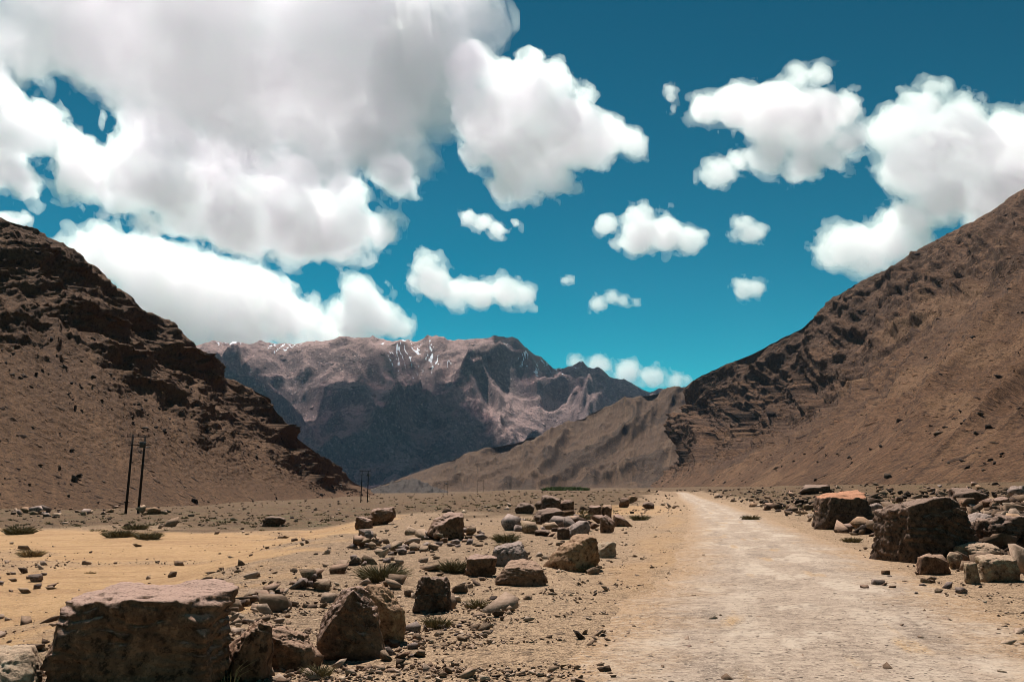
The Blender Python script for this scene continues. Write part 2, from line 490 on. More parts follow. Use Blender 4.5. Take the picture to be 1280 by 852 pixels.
def build_left():
    crest = [(-700, -60, 330), (-480, 40, 345), (-260, 140, 365), (-110, 215, 385), (-20, 264, 400), (20, 276, 406), (48, 284, 410), (62, 300, 414), (92, 312, 420), (122, 336, 428),
             (140, 356, 436), (168, 370, 446), (186, 392, 452), (215, 402, 462), (240, 430, 472), (268, 452, 484), (276, 470, 492), (318, 488, 515), (336, 496, 528),
             (350, 520, 540), (372, 548, 562), (396, 566, 585), (420, 586, 612), (440, 602, 640), (462, 612, 680)]
    foot = [(-700, 650, 110), (-480, 648, 120), (-300, 646, 135), (-120, 641, 165), (20, 637, 190), (70, 636, 200), (100, 635, 206), (130, 634, 214), (160, 633, 222), (190, 632, 232),
            (215, 630, 245), (240, 628, 260), (262, 626, 275), (285, 624, 292), (305, 622, 310), (325, 621, 330), (340, 620, 345), (362, 619, 370), (378, 618, 392),
            (392, 617.5, 415), (408, 617, 445), (424, 616.5, 480), (440, 616, 520), (456, 615.5, 560), (472, 615, 600)]
    def prof(u, v):
        return (1 - v) ** 1.28
    def disp(U, V, P, N, H):
        vv = np.clip(V, 0, 1)
        x, y, z = P[..., 0], P[..., 1], P[..., 2]
        a = np.where(V < 0, 1, sstep(1.0, .7, vv))
        s = U * 620
        gully = ridged2(s / 46 + .6 * noise2(s / 60, vv * 3, 3), vv * 1.6, 4, 12)
        f = ridged2(s / 26, z / 17 + y / 40, 5, 14) - .9
        top = sstep(.80, .25, vv + .30 * fbm2(s / 70, vv * 2.5, 3, 77))
        # bedded cliffs: faces pushed out, ledges set back
        zz = z + 3.0 * fbm2(s / 55, y / 70, 3, 35) + .06 * s
        out = 0
        for per, amp, sd in ((13.0, 1.25, 1), (4.6, .8, 2), (1.9, .55, 3)):
            ph = zz / per + .25 * noise2(s / (per * 3), zz / per, 36 + sd)
            fr = ph - np.floor(ph)
            mk = sstep(-.25, .25, noise2(s / (per * 4.5), np.floor(ph) * 1.7 + sd * 5, 60 + sd) + .12)
            out = out + per * amp * (fr - .5) * mk
        d = 2.2 * (gully - .9) * (.25 + .75 * top) + 1.7 * f * (.10 + .90 * top)
        d += .45 * (ridged2(s / 4.5, z / 3.6 + y / 9, 4, 19) - .9)
        lim = np.minimum(1, H / 30)[:, None, None]
        D = N * (d * a)[..., None] * lim
        hn = N[..., :2] / (np.linalg.norm(N[..., :2], axis=2, keepdims=True) + 1e-6)
        D[..., :2] += hn * (out * top * a * sstep(0.0, .05, V))[..., None] * lim
        D[..., 2] *= np.where(V < .02, .6, 1)
        tw = fbm2(s / 40, vv * 7, 4, 23)
        rock = lambda st: sstep(.22, .50, st) * (.45 + .55 * top) + .30 * sstep(.1, .5, tw) * top
        pale = .45 * sstep(.2, .6, fbm2(s / 30 + vv * 6, vv * 2, 4, 25)) * sstep(.2, .5, vv)
        return D, rock, pale, U * 0
    mat = mountain_material('left_mountain_rock', (.150, .098, .058), (.185, .125, .078), (.125, .085, .060), (.20, .138, .098), (.27, .19, .122), 45, gain=(.70, .54, .415))
    return loft('mountain_left', crest, foot, 560, 300, prof, disp, mat, label='brown scree mountain with dark banded cliffs rising beyond the power poles')

def build_right():
    crest = [(855, 485, 1380), (856, 484, 1375), (858, 482, 1370), (872, 471, 1345), (902, 457, 1310), (942, 440, 1265), (985, 418, 1215), (1000, 410, 1200), (1016, 396, 1185), (1040, 372, 1165), (1070, 353, 1140),
             (1110, 336, 1110), (1150, 310, 1080), (1200, 285, 1050), (1240, 262, 1025), (1262, 246, 1010), (1280, 236, 1000), (1340, 200, 960), (1420, 150, 920), (1560, 60, 860), (1800, -60, 800), (2100, -160, 740)]
    foot = [(812, 606, 1230), (814, 606, 1215), (815, 606, 1200), (819, 606.5, 1150), (824, 607, 1090), (829, 607.5, 1020), (834, 608, 950), (838, 608, 915), (842, 608, 880), (850, 608.5, 820), (860, 608.5, 760),
            (872, 608.5, 690), (890, 608, 610), (915, 608, 520), (940, 607.5, 440), (960, 607, 390), (985, 606.5, 340), (1040, 605, 270), (1130, 604, 215), (1280, 602, 170), (1500, 600, 140), (1900, 600, 115)]
    def prof(u, v):
        q = (1 - v) ** 1.22
        # a hollow above the smooth scree spur
        line = .40 + .10 * np.sin(u * 7) + .05 * noise2(u * 9, v * 0, 41)
        q = q - .045 * hump(v, line, .09) * sstep(.25, .5, u) + .03 * hump(v, line + .16, .10) * sstep(.25, .5, u)
        return q
    def disp(U, V, P, N, H):
        vv = np.clip(V, 0, 1)
        x, y, z = P[..., 0], P[..., 1], P[..., 2]
        s = U * 1150
        a = np.where(V < 0, 1, sstep(1.0, .75, vv))
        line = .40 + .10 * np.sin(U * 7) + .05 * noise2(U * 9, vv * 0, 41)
        upper = sstep(.12, -.05, vv - line)
        left_end = sstep(.42, .16, U + .06 * noise2(vv * 5, U * 4, 61))
        rough = np.clip(upper * .8 + left_end * (.35 + .65 * sstep(.95, .6, vv)), 0, 1)
        gully = ridged2(s / 120 + vv * 1.2 + .5 * noise2(s / 140, vv * 3, 43), vv * 1.5, 5, 42)
        f = ridged2(s / 60, z / 40 + y / 110, 6, 44, .55) - 1.0
        spur = ridged2(s / 300 - vv * .9 + .25, vv * .5, 2, 142)
        d = (7.5 * (gully - .9) + 6.5 * f) * (.16 + .84 * rough) * sstep(-.02, .12, np.abs(V) + .03) + 26 * (spur - .8) * sstep(.03, .3, vv) * (.35 + .65 * sstep(1.0, .6, vv))
        d += 1.3 * (ridged2(s / 10, z / 9 + y / 24, 4, 48) - .9)
        d += 5.5 * (ridged2(s / 55 + .5 * noise2(s / 80, vv * 4, 46), vv * 1.1, 4, 49, .6) - 1.0) * sstep(.1, .3, vv) * (1 - .7 * left_end)
        lim = np.minimum(1, H / 60)[:, None, None]
        D = N * (d * a)[..., None] * lim
        zz = z * .75 + .42 * s + 5 * fbm2(s / 130, y / 150, 3, 135)
        out = 0
        for per, amp, sd in ((30.0, .75, 1), (11.0, .6, 2), (4.5, .5, 3)):
            ph = zz / per + .3 * noise2(s / (per * 3), zz / per, 136 + sd)
            fr = ph - np.floor(ph)
            mk = sstep(-.2, .25, noise2(z / (per * 3), np.floor(ph) * 1.7 + sd * 5, 160 + sd) + .1)
            out = out + per * amp * (fr - .5) * mk
        hn = N[..., :2] / (np.linalg.norm(N[..., :2], axis=2, keepdims=True) + 1e-6)
        crag = np.clip(left_end * sstep(.98, .7, vv) + .35 * upper * sstep(.0, .35, fbm2(s / 120, vv * 5, 3, 171)), 0, 1)
        D[..., :2] += hn * (out * crag * a * sstep(.02, .22, V))[..., None] * lim
        D[..., 2] *= np.where(V < .02, .6, 1)
        blob = fbm2(s / 90 + 3 * vv, vv * 6, 5, 49)
        shade_band = hump(vv, line - .03, .07) * sstep(.25, .45, U)  # cloud shade over the hollow, painted as a band of dark rock colour
        rock = lambda st: np.clip(sstep(.22, .42, st) * .75 + .95 * left_end * sstep(-.15, .12, blob + .15 - .6 * sstep(.75, 1, vv)) + .55 * sstep(.12, .5, blob) * upper + .6 * shade_band * sstep(-.2, .2, blob), 0, 1)
        pale = .62 * sstep(.05, .4, fbm2(s / 90 + 9, vv * 6, 4, 53)) * sstep(.15, .3, U) * sstep(.15, .3, vv)
        return D, rock, pale, U * 0
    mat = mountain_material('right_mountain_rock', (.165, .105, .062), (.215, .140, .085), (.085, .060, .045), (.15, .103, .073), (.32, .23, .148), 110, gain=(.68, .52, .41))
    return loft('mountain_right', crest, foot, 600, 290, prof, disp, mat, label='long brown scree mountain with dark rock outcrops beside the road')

def build_mid():
    crest = [(440, 612, 2000), (462, 611, 1980), (480, 604, 1960), (505, 596, 1950), (530, 587, 1950), (552, 579, 1955), (580, 567, 1970), (620, 556, 2000), (655, 546, 2030), (690, 535, 2060),
             (715, 526, 2090), (742, 513, 2120), (765, 505, 2140), (790, 497, 2170), (812, 491, 2200), (835, 487, 2230), (858, 482, 2260), (900, 468, 2320), (960, 455, 2400)]
    foot = [(430, 614, 1650), (452, 614, 1620), (472, 614, 1590), (496, 614, 1560), (518, 614, 1530), (540, 614, 1510), (566, 614, 1490), (600, 613.5, 1470), (632, 613.5, 1450), (664, 613, 1430),
            (690, 613, 1420), (714, 612.5, 1410), (738, 612, 1405), (762, 611, 1400), (786, 610, 1400), (810, 609, 1400), (832, 608, 1400), (870, 607, 1410), (930, 606, 1430)]
    def prof(u, v): return (1 - v) ** 1.25
    def disp(U, V, P, N, H):
        vv = np.clip(V, 0, 1); x, y, z = P[..., 0], P[..., 1], P[..., 2]
        s = U * 900
        a = np.where(V < 0, 1, sstep(1.0, .8, vv))
        g = ridged2(s / 150 + .9 * vv + .5 * noise2(s / 150, vv * 2, 3), vv * 1.3, 5, 81)
        f = fbm2(s / 60, z / 40 + y / 100, 5, 82)
        d = 16 * (g - .9) + 5 * (ridged2(s / 70, y / 160, 5, 82) - .95) + 1.4 * (ridged2(s / 18, y / 45, 4, 86) - .9)
        D = N * (d * a)[..., None] * np.minimum(1, H / 90)[:, None, None]
        D[..., 2] *= np.where(V < .02, .5, 1)
        bl = fbm2(s / 110 + 2, vv * 3.2, 5, 84)
        rock = lambda st: sstep(.2, .42, st) * .6 + .9 * sstep(.02, .22, bl) * sstep(.05, .25, vv) * sstep(.3, .5, U) + .35 * sstep(.25, .5, bl)
        pale = .5 * sstep(.1, .5, fbm2(s / 80, vv * 5 + 4, 4, 85))
        return D, rock, pale, U * 0
    mat = mountain_material('middle_hill_rock', (.165, .115, .078), (.215, .155, .108), (.060, .045, .036), (.105, .08, .062), (.30, .225, .155), 80, gain=(.54, .44, .36))
    loft('hill_middle', crest, foot, 360, 140, prof, disp, mat, label='grey brown hill closing the valley below the high range')
    # small dark knoll at its left foot
    crest = [(462, 613, 1230), (478, 607, 1230), (492, 601, 1230), (508, 597, 1235), (520, 598, 1240), (535, 605, 1245), (550, 611, 1250), (560, 614, 1250)]
    foot = [(450, 617, 1100), (464, 617, 1095), (482, 617, 1090), (502, 617, 1085), (522, 617, 1085), (540, 617, 1090), (556, 617, 1095), (570, 617, 1100)]
    def disp2(U, V, P, N, H):
        vv = np.clip(V, 0, 1); s = U * 100
        a = np.where(V < 0, 1, sstep(1.0, .7, vv))
        d = 2.2 * (ridged2(s / 14, vv * 1.5, 4, 91) - .9) + 1.2 * fbm2(s / 8, vv * 8, 4, 92)
        D = N * (d * a)[..., None] * np.minimum(1, H / 8)[:, None, None]
        return D, (lambda st: .45 + sstep(.2, .4, st)), U * 0, U * 0
    mat = mountain_material('knoll_rock', (.115, .095, .08), (.14, .115, .095), (.065, .055, .048), (.10, .085, .072), (.2, .165, .13), 40, gain=(.56, .53, .52))
    loft('hill_knoll', crest, foot, 160, 80, lambda u, v: (1 - v) ** 1.1, disp2, mat, nback=16, label='small dark grey knoll at the valley end')

def build_far():
    crest = [(-200, 470, 6300), (0, 445, 6200), (120, 436, 6100), (200, 432, 6050), (240, 430, 6000), (268, 427, 6000), (300, 428, 6000), (330, 427, 6000), (362, 430, 6000), (400, 424, 6000), (432, 420, 6000), (470, 422, 6000),
             (500, 419, 6000), (515, 421, 6000), (527, 425, 6000), (545, 420, 6000), (560, 421, 6000), (578, 419, 6000), (600, 417, 6000), (626, 415, 6000), (640, 419, 6000), (650, 428, 6000), (664, 436, 6000), (680, 449, 6000), (692, 458, 6000),
             (706, 455, 6000), (722, 451, 6000), (742, 460, 6000), (762, 467, 6000), (790, 476, 6000), (822, 486, 6000), (860, 494, 6050), (960, 500, 6100), (1100, 505, 6200)]
    foot = []
    for (px, py, Y) in crest:
        foot.append((px * .92 + 50, 603, 3500))
    def prof(u, v): return .25 * (1 - v) + .75 * (1 - v) ** 1.15
    def disp(U, V, P, N, H):
        vv = np.clip(V, 0, 1); x, y, z = P[..., 0], P[..., 1], P[..., 2]
        a = np.where(V < 0, 1, sstep(1.0, .85, vv))
        wx = x + 180 * fbm2(x / 900, y / 900, 3, 101); wy = y + 180 * fbm2(x / 900, y / 900, 3, 102)
        g = ridged2(wx / 1050 + .3, wy / 1700, 7, 103, .52)
        g2 = ridged2(wx / 330, wy / 620, 5, 104)
        d = 200 * (g - 1.15) * sstep(.015, .25, vv) + 14 * (ridged2(wx / 120, wy / 230, 4, 141) - .9) * sstep(.0, .2, vv) + 55 * (g2 - .9) * (.15 + .85 * sstep(0, .18, vv)) + 14 * fbm2(x / 110, y / 150, 5, 105) + 22 * (ridged2(x / 210, y / 900, 4, 205) - .95) * sstep(.42, .5, U) * sstep(.12, .0, np.abs(V))
        D = np.zeros_like(P); D[..., 2] = d * a
        D[..., 0] = 16 * fbm2(x / 240, y / 300, 4, 107) * a
        bl = fbm2(wx / 500, wy / 600, 5, 109)
        rock = lambda st: sstep(.16, .34, st) * .7 + .5 * sstep(.0, .4, bl)
        pale = .6 * sstep(.1, .5, fbm2(wx / 420 + 5, wy / 420, 4, 110)) * sstep(.6, .2, vv)
        hz = sstep(560, 930, P[..., 2] + D[..., 2])
        vein = np.abs(noise2(wx / 75, wy / 420, 201)); vein2 = np.abs(noise2(wx / 38, wy / 190, 202))
        patch = sstep(-.05, .4, fbm2(x / 420, y / 420, 3, 203))
        sn = lambda st: sstep(430, 760, P[..., 2] + D[..., 2]) * patch * np.maximum(.95 * sstep(.11, .02, vein), .85 * sstep(.10, .02, vein2))
        return D, rock, pale, sn
    mat = mountain_material('far_mountain_rock', (.205, .150, .125), (.25, .185, .155), (.10, .078, .072), (.15, .115, .10), (.33, .25, .21), 520, snow=True, gain=(1.42, 1.28, 1.32))
    loft('mountain_far', crest, foot, 600, 250, prof, disp, mat, back=1.0, nback=30, sink=20, label='high craggy range with snow streaks behind the valley')

# ------------------------------------------------------------------ clouds
def noise_grid(shape, cell, wave, rng):
    """smooth value noise on a regular grid, wave = feature size in the same unit as cell"""
    Ws, lat = [], []
    full = [int(v) for v in shape]
    shape = [full[0] + int(full[1] * .62) + 1, full[1], full[2] + int(full[0] * .47) + 1]
    for n in shape:
        x = np.arange(n) * cell / wave + rng.random()
        i = np.floor(x).astype(int); f = x - i; u = f * f * f * (f * (f * 6 - 15) + 10)
        m = i.max() + 2
        W = np.zeros((n, m), np.float32); W[np.arange(n), i] = 1 - u; W[np.arange(n), i + 1] += u
        Ws.append(W); lat.append(m)
    A = (rng.random(lat) * 2 - 1).astype(np.float32)
    A = np.tensordot(Ws[0], A, (1, 0))
    A = np.tensordot(A, Ws[1], (1, 1)).transpose(0, 2, 1)
    A = np.tensordot(A, Ws[2], (2, 1))
    # shear, so that no lattice lines stand in the cloud
    ix = np.arange(full[0])[:, None] + (np.arange(full[1]) * .62).astype(int)[None, :]
    A = A[ix, np.arange(full[1])[None, :], :]
    iz = np.arange(full[2])[None, :] + (np.arange(full[0]) * .47).astype(int)[:, None]
    return np.take_along_axis(A, np.broadcast_to(iz[:, None, :], tuple(full)), 2)

def surface_net(f, org, cell):
    nx, ny, nz = f.shape
    s = f > 0
    cs = s[:-1, :-1, :-1].astype(np.int8)
    cnt = np.zeros((nx - 1, ny - 1, nz - 1), np.int8)
    for a in (0, 1):
        for b in (0, 1):
            for c in (0, 1):
                cnt += s[a:nx - 1 + a, b:ny - 1 + b, c:nz - 1 + c]
    act = (cnt > 0) & (cnt < 8)
    idx = np.full(act.shape, -1, np.int32)
    I, J, K = np.nonzero(act)
    idx[I, J, K] = np.arange(len(I))
    acc = np.zeros((len(I), 3)); num = np.zeros(len(I))
    cor = [(a, b, c) for a in (0, 1) for b in (0, 1) for c in (0, 1)]
    val = {k: f[I + k[0], J + k[1], K + k[2]] for k in cor}
    for p in cor:
        for ax in range(3):
            if p[ax] == 0:
                q = list(p); q[ax] = 1; q = tuple(q)
                a, b = val[p], val[q]
                m = (a > 0) != (b > 0)
                t = np.where(m, a / np.where(m, a - b, 1), 0)
                pt = np.array(p, float)[None, :] + np.zeros((len(I), 3)); pt[:, ax] += t
                acc += pt * m[:, None]; num += m
    V = (np.stack([I, J, K], -1) + acc / num[:, None]) * cell + org
    faces = []
    for ax in range(3):
        o1, o2 = [k for k in range(3) if k != ax]
        sl = [slice(None)] * 3; sl2 = [slice(None)] * 3
        sl[ax] = slice(0, -1); sl2[ax] = slice(1, None)
        for o in (o1, o2):
            sl[o] = slice(1, -1); sl2[o] = slice(1, -1)
        A, B = s[tuple(sl)], s[tuple(sl2)]
        e = np.nonzero(A != B)
        pos = [e[0].copy(), e[1].copy(), e[2].copy()]
        for o in (o1, o2): pos[o] = pos[o] + 1
        def cell_at(d1, d2):
            q = [pos[0].copy(), pos[1].copy(), pos[2].copy()]
            q[o1] = q[o1] + d1; q[o2] = q[o2] + d2
            return idx[q[0], q[1], q[2]]
        qd = np.stack([cell_at(-1, -1), cell_at(0, -1), cell_at(0, 0), cell_at(-1, 0)], -1)
        flip = A[e] if ax != 1 else ~A[e]
        qd[~flip] = qd[~flip][:, ::-1]
        faces.append(qd)
    Fc = np.concatenate(faces)
    return V, Fc[(Fc >= 0).all(1)]

def cloud_material(mfp, g=.6):
    mt = bpy.data.materials.new('cloud_vapour'); mt.use_nodes = True
    t = mt.node_tree; t.nodes.clear()
    o = t.nodes.new('ShaderNodeOutputMaterial'); v = t.nodes.new('ShaderNodeVolumeScatter')
    v.inputs['Color'].default_value = (.89, 1.0, .90, 1)
    v.inputs['Density'].default_value = 1.0 / mfp
    v.inputs['Anisotropy'].default_value = g
    t.links.new(v.outputs[0], o.inputs['Volume'])
    return mt

def build_cloud(seed, H, blobs, label, cellpx=3.0, rough=1.0, mfp=9.0, thin=1.0):
    rng = np.random.default_rng(seed)
    py = np.mean([b[1] for b in blobs]); px = np.mean([b[0] for b in blobs])
    d0 = ray(px, py); dist = H / d0[2]; u = dist / F            # metres per photo pixel at the cloud
    right = np.array([1.0, 0, 0]); c3 = []; rad = []
    for b in blobs:
        d = ray(b[0], b[1]); zz = b[3] if len(b) > 3 else 0.0    # zz: pixels of extra depth
        c3.append(d * (dist + zz * u)); rad.append(b[2] * u)
    c3 = np.array(c3); rad = np.array(rad)
    cell = cellpx * u
    lo = (c3 - rad[:, None] * 1.35).min(0) - 3 * cell; hi = (c3 + rad[:, None] * 1.35).max(0) + 3 * cell
    shp = np.maximum(8, np.ceil((hi - lo) / cell).astype(int) + 1)
    xs = [lo[k] + np.arange(shp[k]) * cell for k in range(3)]
    f = np.full(shp, -1e9, np.float32)
    for c, r in zip(c3, rad):
        R = (r, r * 1.15, r * .92)
        sl = []
        for k in range(3):
            a = max(0, int((c[k] - 1.5 * R[k] - lo[k]) / cell)); b = min(shp[k], int((c[k] + 1.5 * R[k] - lo[k]) / cell) + 2)
            sl.append(slice(a, b))
        q = np.sqrt(((xs[0][sl[0]] - c[0]) / R[0])[:, None, None] ** 2 + ((xs[1][sl[1]] - c[1]) / R[1])[None, :, None] ** 2 + ((xs[2][sl[2]] - c[2]) / R[2])[None, None, :] ** 2)
        val = ((1 - q) * r / u).astype(np.float32)              # in photo pixels
        sub = f[tuple(sl)]
        h = np.clip(8 - np.abs(val - sub), 0, None)
        np.maximum(sub, val, out=sub); sub += h * h * .016
    rm = float(np.median(rad)) / u
    n = 0
    wave = rm * .95; amp = rm * .36 * rough
    k = 0
    while wave > cellpx * 1.5:
        g = noise_grid(shp, cell, wave * u, rng)
        if k in (1, 2): g = .55 - 1.5 * np.abs(g)
        n = n + amp * g
        wave *= .5; amp *= .76; k += 1
    f = f + n
    for ax in range(3):
        s0 = [slice(None)] * 3; s0[ax] = 0; f[tuple(s0)] = -1; s0[ax] = -1; f[tuple(s0)] = -1
    V, Q = surface_net(f, lo, cell)
    org = c3.mean(0)
    ob = mesh_obj('cloud', V - org, Q, cloud_material(mfp * u))
    ob.location = org
    tag(ob, label, 'cloud')
    # thin torn vapour round the dense body
    f2 = f + .6 * cellpx + 3.2 * cellpx * noise_grid(shp, cell, cell * 7.0, rng) + 3.2 * cellpx * noise_grid(shp, cell, cell * 2.8, rng)
    for ax in range(3):
        s0 = [slice(None)] * 3; s0[ax] = 0; f2[tuple(s0)] = -1; s0[ax] = -1; f2[tuple(s0)] = -1
    V, Q2 = surface_net(f2, lo, cell)
    mesh_obj('wispy_fringe', V - org, Q2, cloud_material(mfp * u * 1.3), ob)
    return ob, len(Q) + len(Q2)

CLOUDS = [
    (11, 2745, [(35, 68, 44), (20, 40, 60), (185, 130, 46), (135, 62, 52), (300, 80, 120), (430, 85, 120), (190, 50, 110), (530, 95, 66, -190), (395, 180, 62), (320, 170, 60), (560, 40, 52, -190), (480, 180, 50, -90), (90, 30, 70), (230, 150, 60), (240, -60, 110), (420, -60, 120), (60, -60, 90), (560, -50, 50, -150)],
     'huge cumulus with a broad grey underside filling the sky above the valley', 4.0, .85, 28),
    (12, 3000, [(200, 190, 55), (168, 198, 38), (285, 222, 50), (355, 242, 48), (435, 245, 34), (490, 215, 28), (-20, 130, 50), (40, 165, 34), (100, 215, 42), (165, 225, 48), (30, 225, 26), (230, 245, 50), (300, 275, 48), (370, 290, 44), (430, 285, 42), (475, 290, 26), (180, 275, 24), (-40, 190, 60), (-110, 200, 80)],
     'long white cumulus bank tucked under the huge grey cloud', 3.0, .9, 9),
    (13, 2000, [(95, 310, 22), (135, 322, 36), (190, 335, 46), (245, 355, 50), (300, 365, 46), (345, 385, 40), (375, 400, 32), (240, 400, 40), (300, 410, 40), (190, 385, 40), (395, 412, 22)],
     'billowing white cumulus resting on the skyline between the banded cliffs and the snowy range', 3.0, .9, 9),
    (14, 2000, [(452, 382, 30), (440, 402, 30), (475, 396, 24), (496, 408, 16), (450, 358, 14), (425, 412, 20)],
     'white cumulus tower peeking over the snowy range', 2.2, .9, 8),
    (15, 2700, [(588, 85, 30), (596, 135, 28), (620, 150, 48), (655, 125, 46), (690, 105, 26), (660, 85, 18), (705, 165, 48), (650, 190, 46), (640, 225, 30), (690, 215, 28), (750, 178, 32), (785, 180, 18), (735, 118, 12), (600, 195, 20), (620, 95, 20)],
     'big bright cumulus with ragged edges beside the grey cloud', 2.6, 1.0, 9),
    (16, 2000, [(585, 271, 8), (603, 277, 10), (622, 287, 10), (645, 279, 6)], 'thin ragged scrap of cloud under the big bright cumulus', 1.6, 1.3, 6),
    (17, 2000, [(532, 332, 15), (540, 352, 22), (570, 366, 18), (600, 366, 20), (632, 364, 20), (655, 371, 12), (520, 350, 10)], 'low two humped white cloud above the craggy summit', 2.2, 1.0, 8),
    (18, 1900, [(758, 280, 13), (798, 272, 18), (800, 295, 24), (830, 292, 24), (858, 299, 16), (875, 299, 9), (775, 300, 12)], 'flat bottomed white puff with one wispy end', 2.0, 1.0, 8),
    (19, 1900, [(930, 278, 10), (938, 291, 13), (950, 287, 8), (918, 292, 6)], 'small white puff below the ragged double cumulus', 1.6, 1.2, 7),
    (20, 2000, [(930, 362, 13), (946, 360, 11), (919, 356, 7)], 'small round white puff above the long scree ridge', 1.6, 1.2, 7),
    (21, 2000, [(748, 379, 9), (763, 372, 8), (778, 376, 6), (795, 377, 3)], 'little wispy puff above the snowy range', 1.4, 1.3, 7),
    (22, 1800, [(885, 138, 22), (920, 135, 30), (965, 140, 42), (1010, 150, 42), (1045, 140, 28), (1060, 175, 22), (960, 190, 26), (1005, 205, 24), (898, 215, 18), (1025, 95, 12), (995, 100, 14), (1040, 195, 18), (925, 195, 14)],
     'ragged white cumulus with a hole of blue near its base', 2.4, 1.05, 9),
    (23, 1750, [(1120, 165, 30), (1150, 140, 28), (1165, 115, 16), (1200, 185, 52), (1250, 185, 46), (1150, 205, 44), (1175, 250, 34), (1135, 275, 26), (1310, 205, 70), (1390, 190, 70), (1250, 250, 50), (1110, 303, 26), (1140, 300, 22), (1065, 302, 26), (1035, 312, 18), (1085, 322, 18), (1200, 150, 30)],
     'large white cumulus behind the long scree ridge', 2.6, .95, 9),
    (24, 2000, [(722, 452, 9), (750, 456, 13), (785, 464, 15), (815, 471, 14), (845, 477, 8), (858, 475, 4)], 'low white cloud behind the shoulder of the snowy range', 1.6, 1.0, 7),
    (25, 1900, [(12, 275, 10), (28, 273, 9), (-5, 280, 14)], 'white cloud edge just above the dark cliffs', 1.8, 1.1, 7),
    (26, 2000, [(706, 350, 5), (714, 350, 3)], 'tiny white scrap of cloud', 1.2, 1.3, 6),
    (27, 1800, [(840, 122, 7), (842, 135, 5), (838, 112, 6)], 'faint torn wisp of cloud beside the ragged cumulus', 1.6, 1.4, 10),
]
def build_clouds():
    tot = 0
    for seed, H, blobs, label, cp, rough, mfp in CLOUDS:
        ob, n = build_cloud(seed, H, blobs, label, cp * 1.48, rough, mfp * 3.6); tot += n
    print('cloud quads', tot)

def build_haze():
    bm = bmesh.new(); bmesh.ops.create_cube(bm, size=1.0)
    for v in bm.verts:
        v.co = Vector((v.co.x * 30000, v.co.y * 30000, -40 + (v.co.z + .5) * 1240))
    me = bpy.data.meshes.new('haze'); bm.to_mesh(me); bm.free()
    mt = bpy.data.materials.new('valley_air'); mt.use_nodes = True
    t = mt.node_tree; t.nodes.clear()
    o = t.nodes.new('ShaderNodeOutputMaterial'); v = t.nodes.new('ShaderNodeVolumePrincipled')
    v.inputs['Color'].default_value = (.42, .68, 1.0, 1)
    v.inputs['Density'].default_value = 1.6e-5
    t.links.new(v.outputs[0], o.inputs['Volume'])
    me.materials.append(mt)
    ob = bpy.data.objects.new('haze', me); COL.objects.link(ob)
    ob['kind'] = 'stuff'; ob['label'] = 'thin blue air haze in the valley'


# ------------------------------------------------------------------ rocks
_ico = {}
def ico(sub):
    if sub not in _ico:
        bm = bmesh.new(); bmesh.ops.create_icosphere(bm, subdivisions=sub, radius=1.0)
        _ico[sub] = (np.array([v.co[:] for v in bm.verts]), np.array([[v.index for v in f.verts] for f in bm.faces], dtype=np.int32))
        bm.free()
    return _ico[sub]

def rock_shape(seed, sub, planes=None, rough=.05, p=16, n=11, strata=.0):
    """angular rock inside the box -1..1: a set of cut planes, softened edges, noise on the faces"""
    rng = np.random.default_rng(seed)
    D, Fc = ico(sub)
    if planes is None:
        N = rng.normal(size=(n, 3)); N /= np.linalg.norm(N, axis=1, keepdims=True)
        h = rng.uniform(.62, 1.0, n)
        N = np.concatenate([N, np.array([[1, 0, 0], [-1, 0, 0], [0, 1, 0], [0, -1, 0], [0, 0, 1], [0, 0, -1]]) + rng.normal(size=(6, 3)) * .18])
        h = np.concatenate([h, rng.uniform(.8, .95, 6)])
    else:
        N = np.array([q[:3] for q in planes], float); h = np.array([q[3] for q in planes], float)
    N = N / np.linalg.norm(N, axis=1, keepdims=True)
    ch = rng.normal(size=(9, 3)); ch /= np.linalg.norm(ch, axis=1, keepdims=True)
    hh = (np.clip(ch @ N.T, 0, None) / h).max(1)
    N = np.concatenate([N, ch]); h = np.concatenate([h, rng.uniform(.93, 1.03, 9) / np.maximum(hh, .3) ])   # chipped corners
    Dw = D
    if rough > 0 and sub >= 3:
        Dw = D + .10 * np.stack([noise3(D * 1.7 + seed % 97, k) for k in range(3)], -1)
        Dw /= np.linalg.norm(Dw, axis=1, keepdims=True)
    q = np.clip(Dw @ N.T, 0, None) / h
    p = p * 4.5
    r = (q ** p).sum(1) ** (-1.0 / p)
    P = D * r[:, None]
    if sub >= 4 and rough > 0:                       # fractured plates
        for K, am in ((26, 1.0), (90, .45)):
            S = rng.normal(size=(K, 3)); S /= np.linalg.norm(S, axis=1, keepdims=True)
            Q = D + .12 * np.stack([noise3(D * 3.1 + seed % 61, 40 + k) for k in range(3)], -1)
            P = P * (1 + rough * am * rng.uniform(-1, .6, K)[(Q @ S.T).argmax(1)])[:, None]
    if rough > 0:
        o = seed % 89
        d = rough * noise3(P * 2.2 + o, 11)
        if sub >= 3:
            d = d + rough * .6 * noise3(P * 4.7 + o, 12)
        if sub >= 4:
            c = np.abs(noise3(P * 2.4 + o * 1.3, 13))
            d = d - rough * 1.3 * np.exp(-(c / .05) ** 2)            # cracks
            d = d + rough * .4 * (1 - 2 * np.abs(noise3(P * 8.5 + o, 14))) + rough * .22 * noise3(P * 17 + o, 15)
            st = P[:, 2] * 5 + P[:, 0] * 1.1 + .8 * noise3(P * 1.4, 16)
            fr = st - np.floor(st)
            d = d + strata * (sstep(.0, .18, fr) - sstep(.45, 1.0, fr) - .3) * (.4 + 1.6 * sstep(-.3, .5, noise3(P * 1.9 + o, 17)))
        if sub >= 5:
            d = d + rough * .16 * noise3(P * 33 + o, 18)
        P = P + D * d[:, None]
    lo, hi = P.min(0), P.max(0)
    P = (P - (lo + hi) / 2) / ((hi - lo) / 2)
    return P, Fc

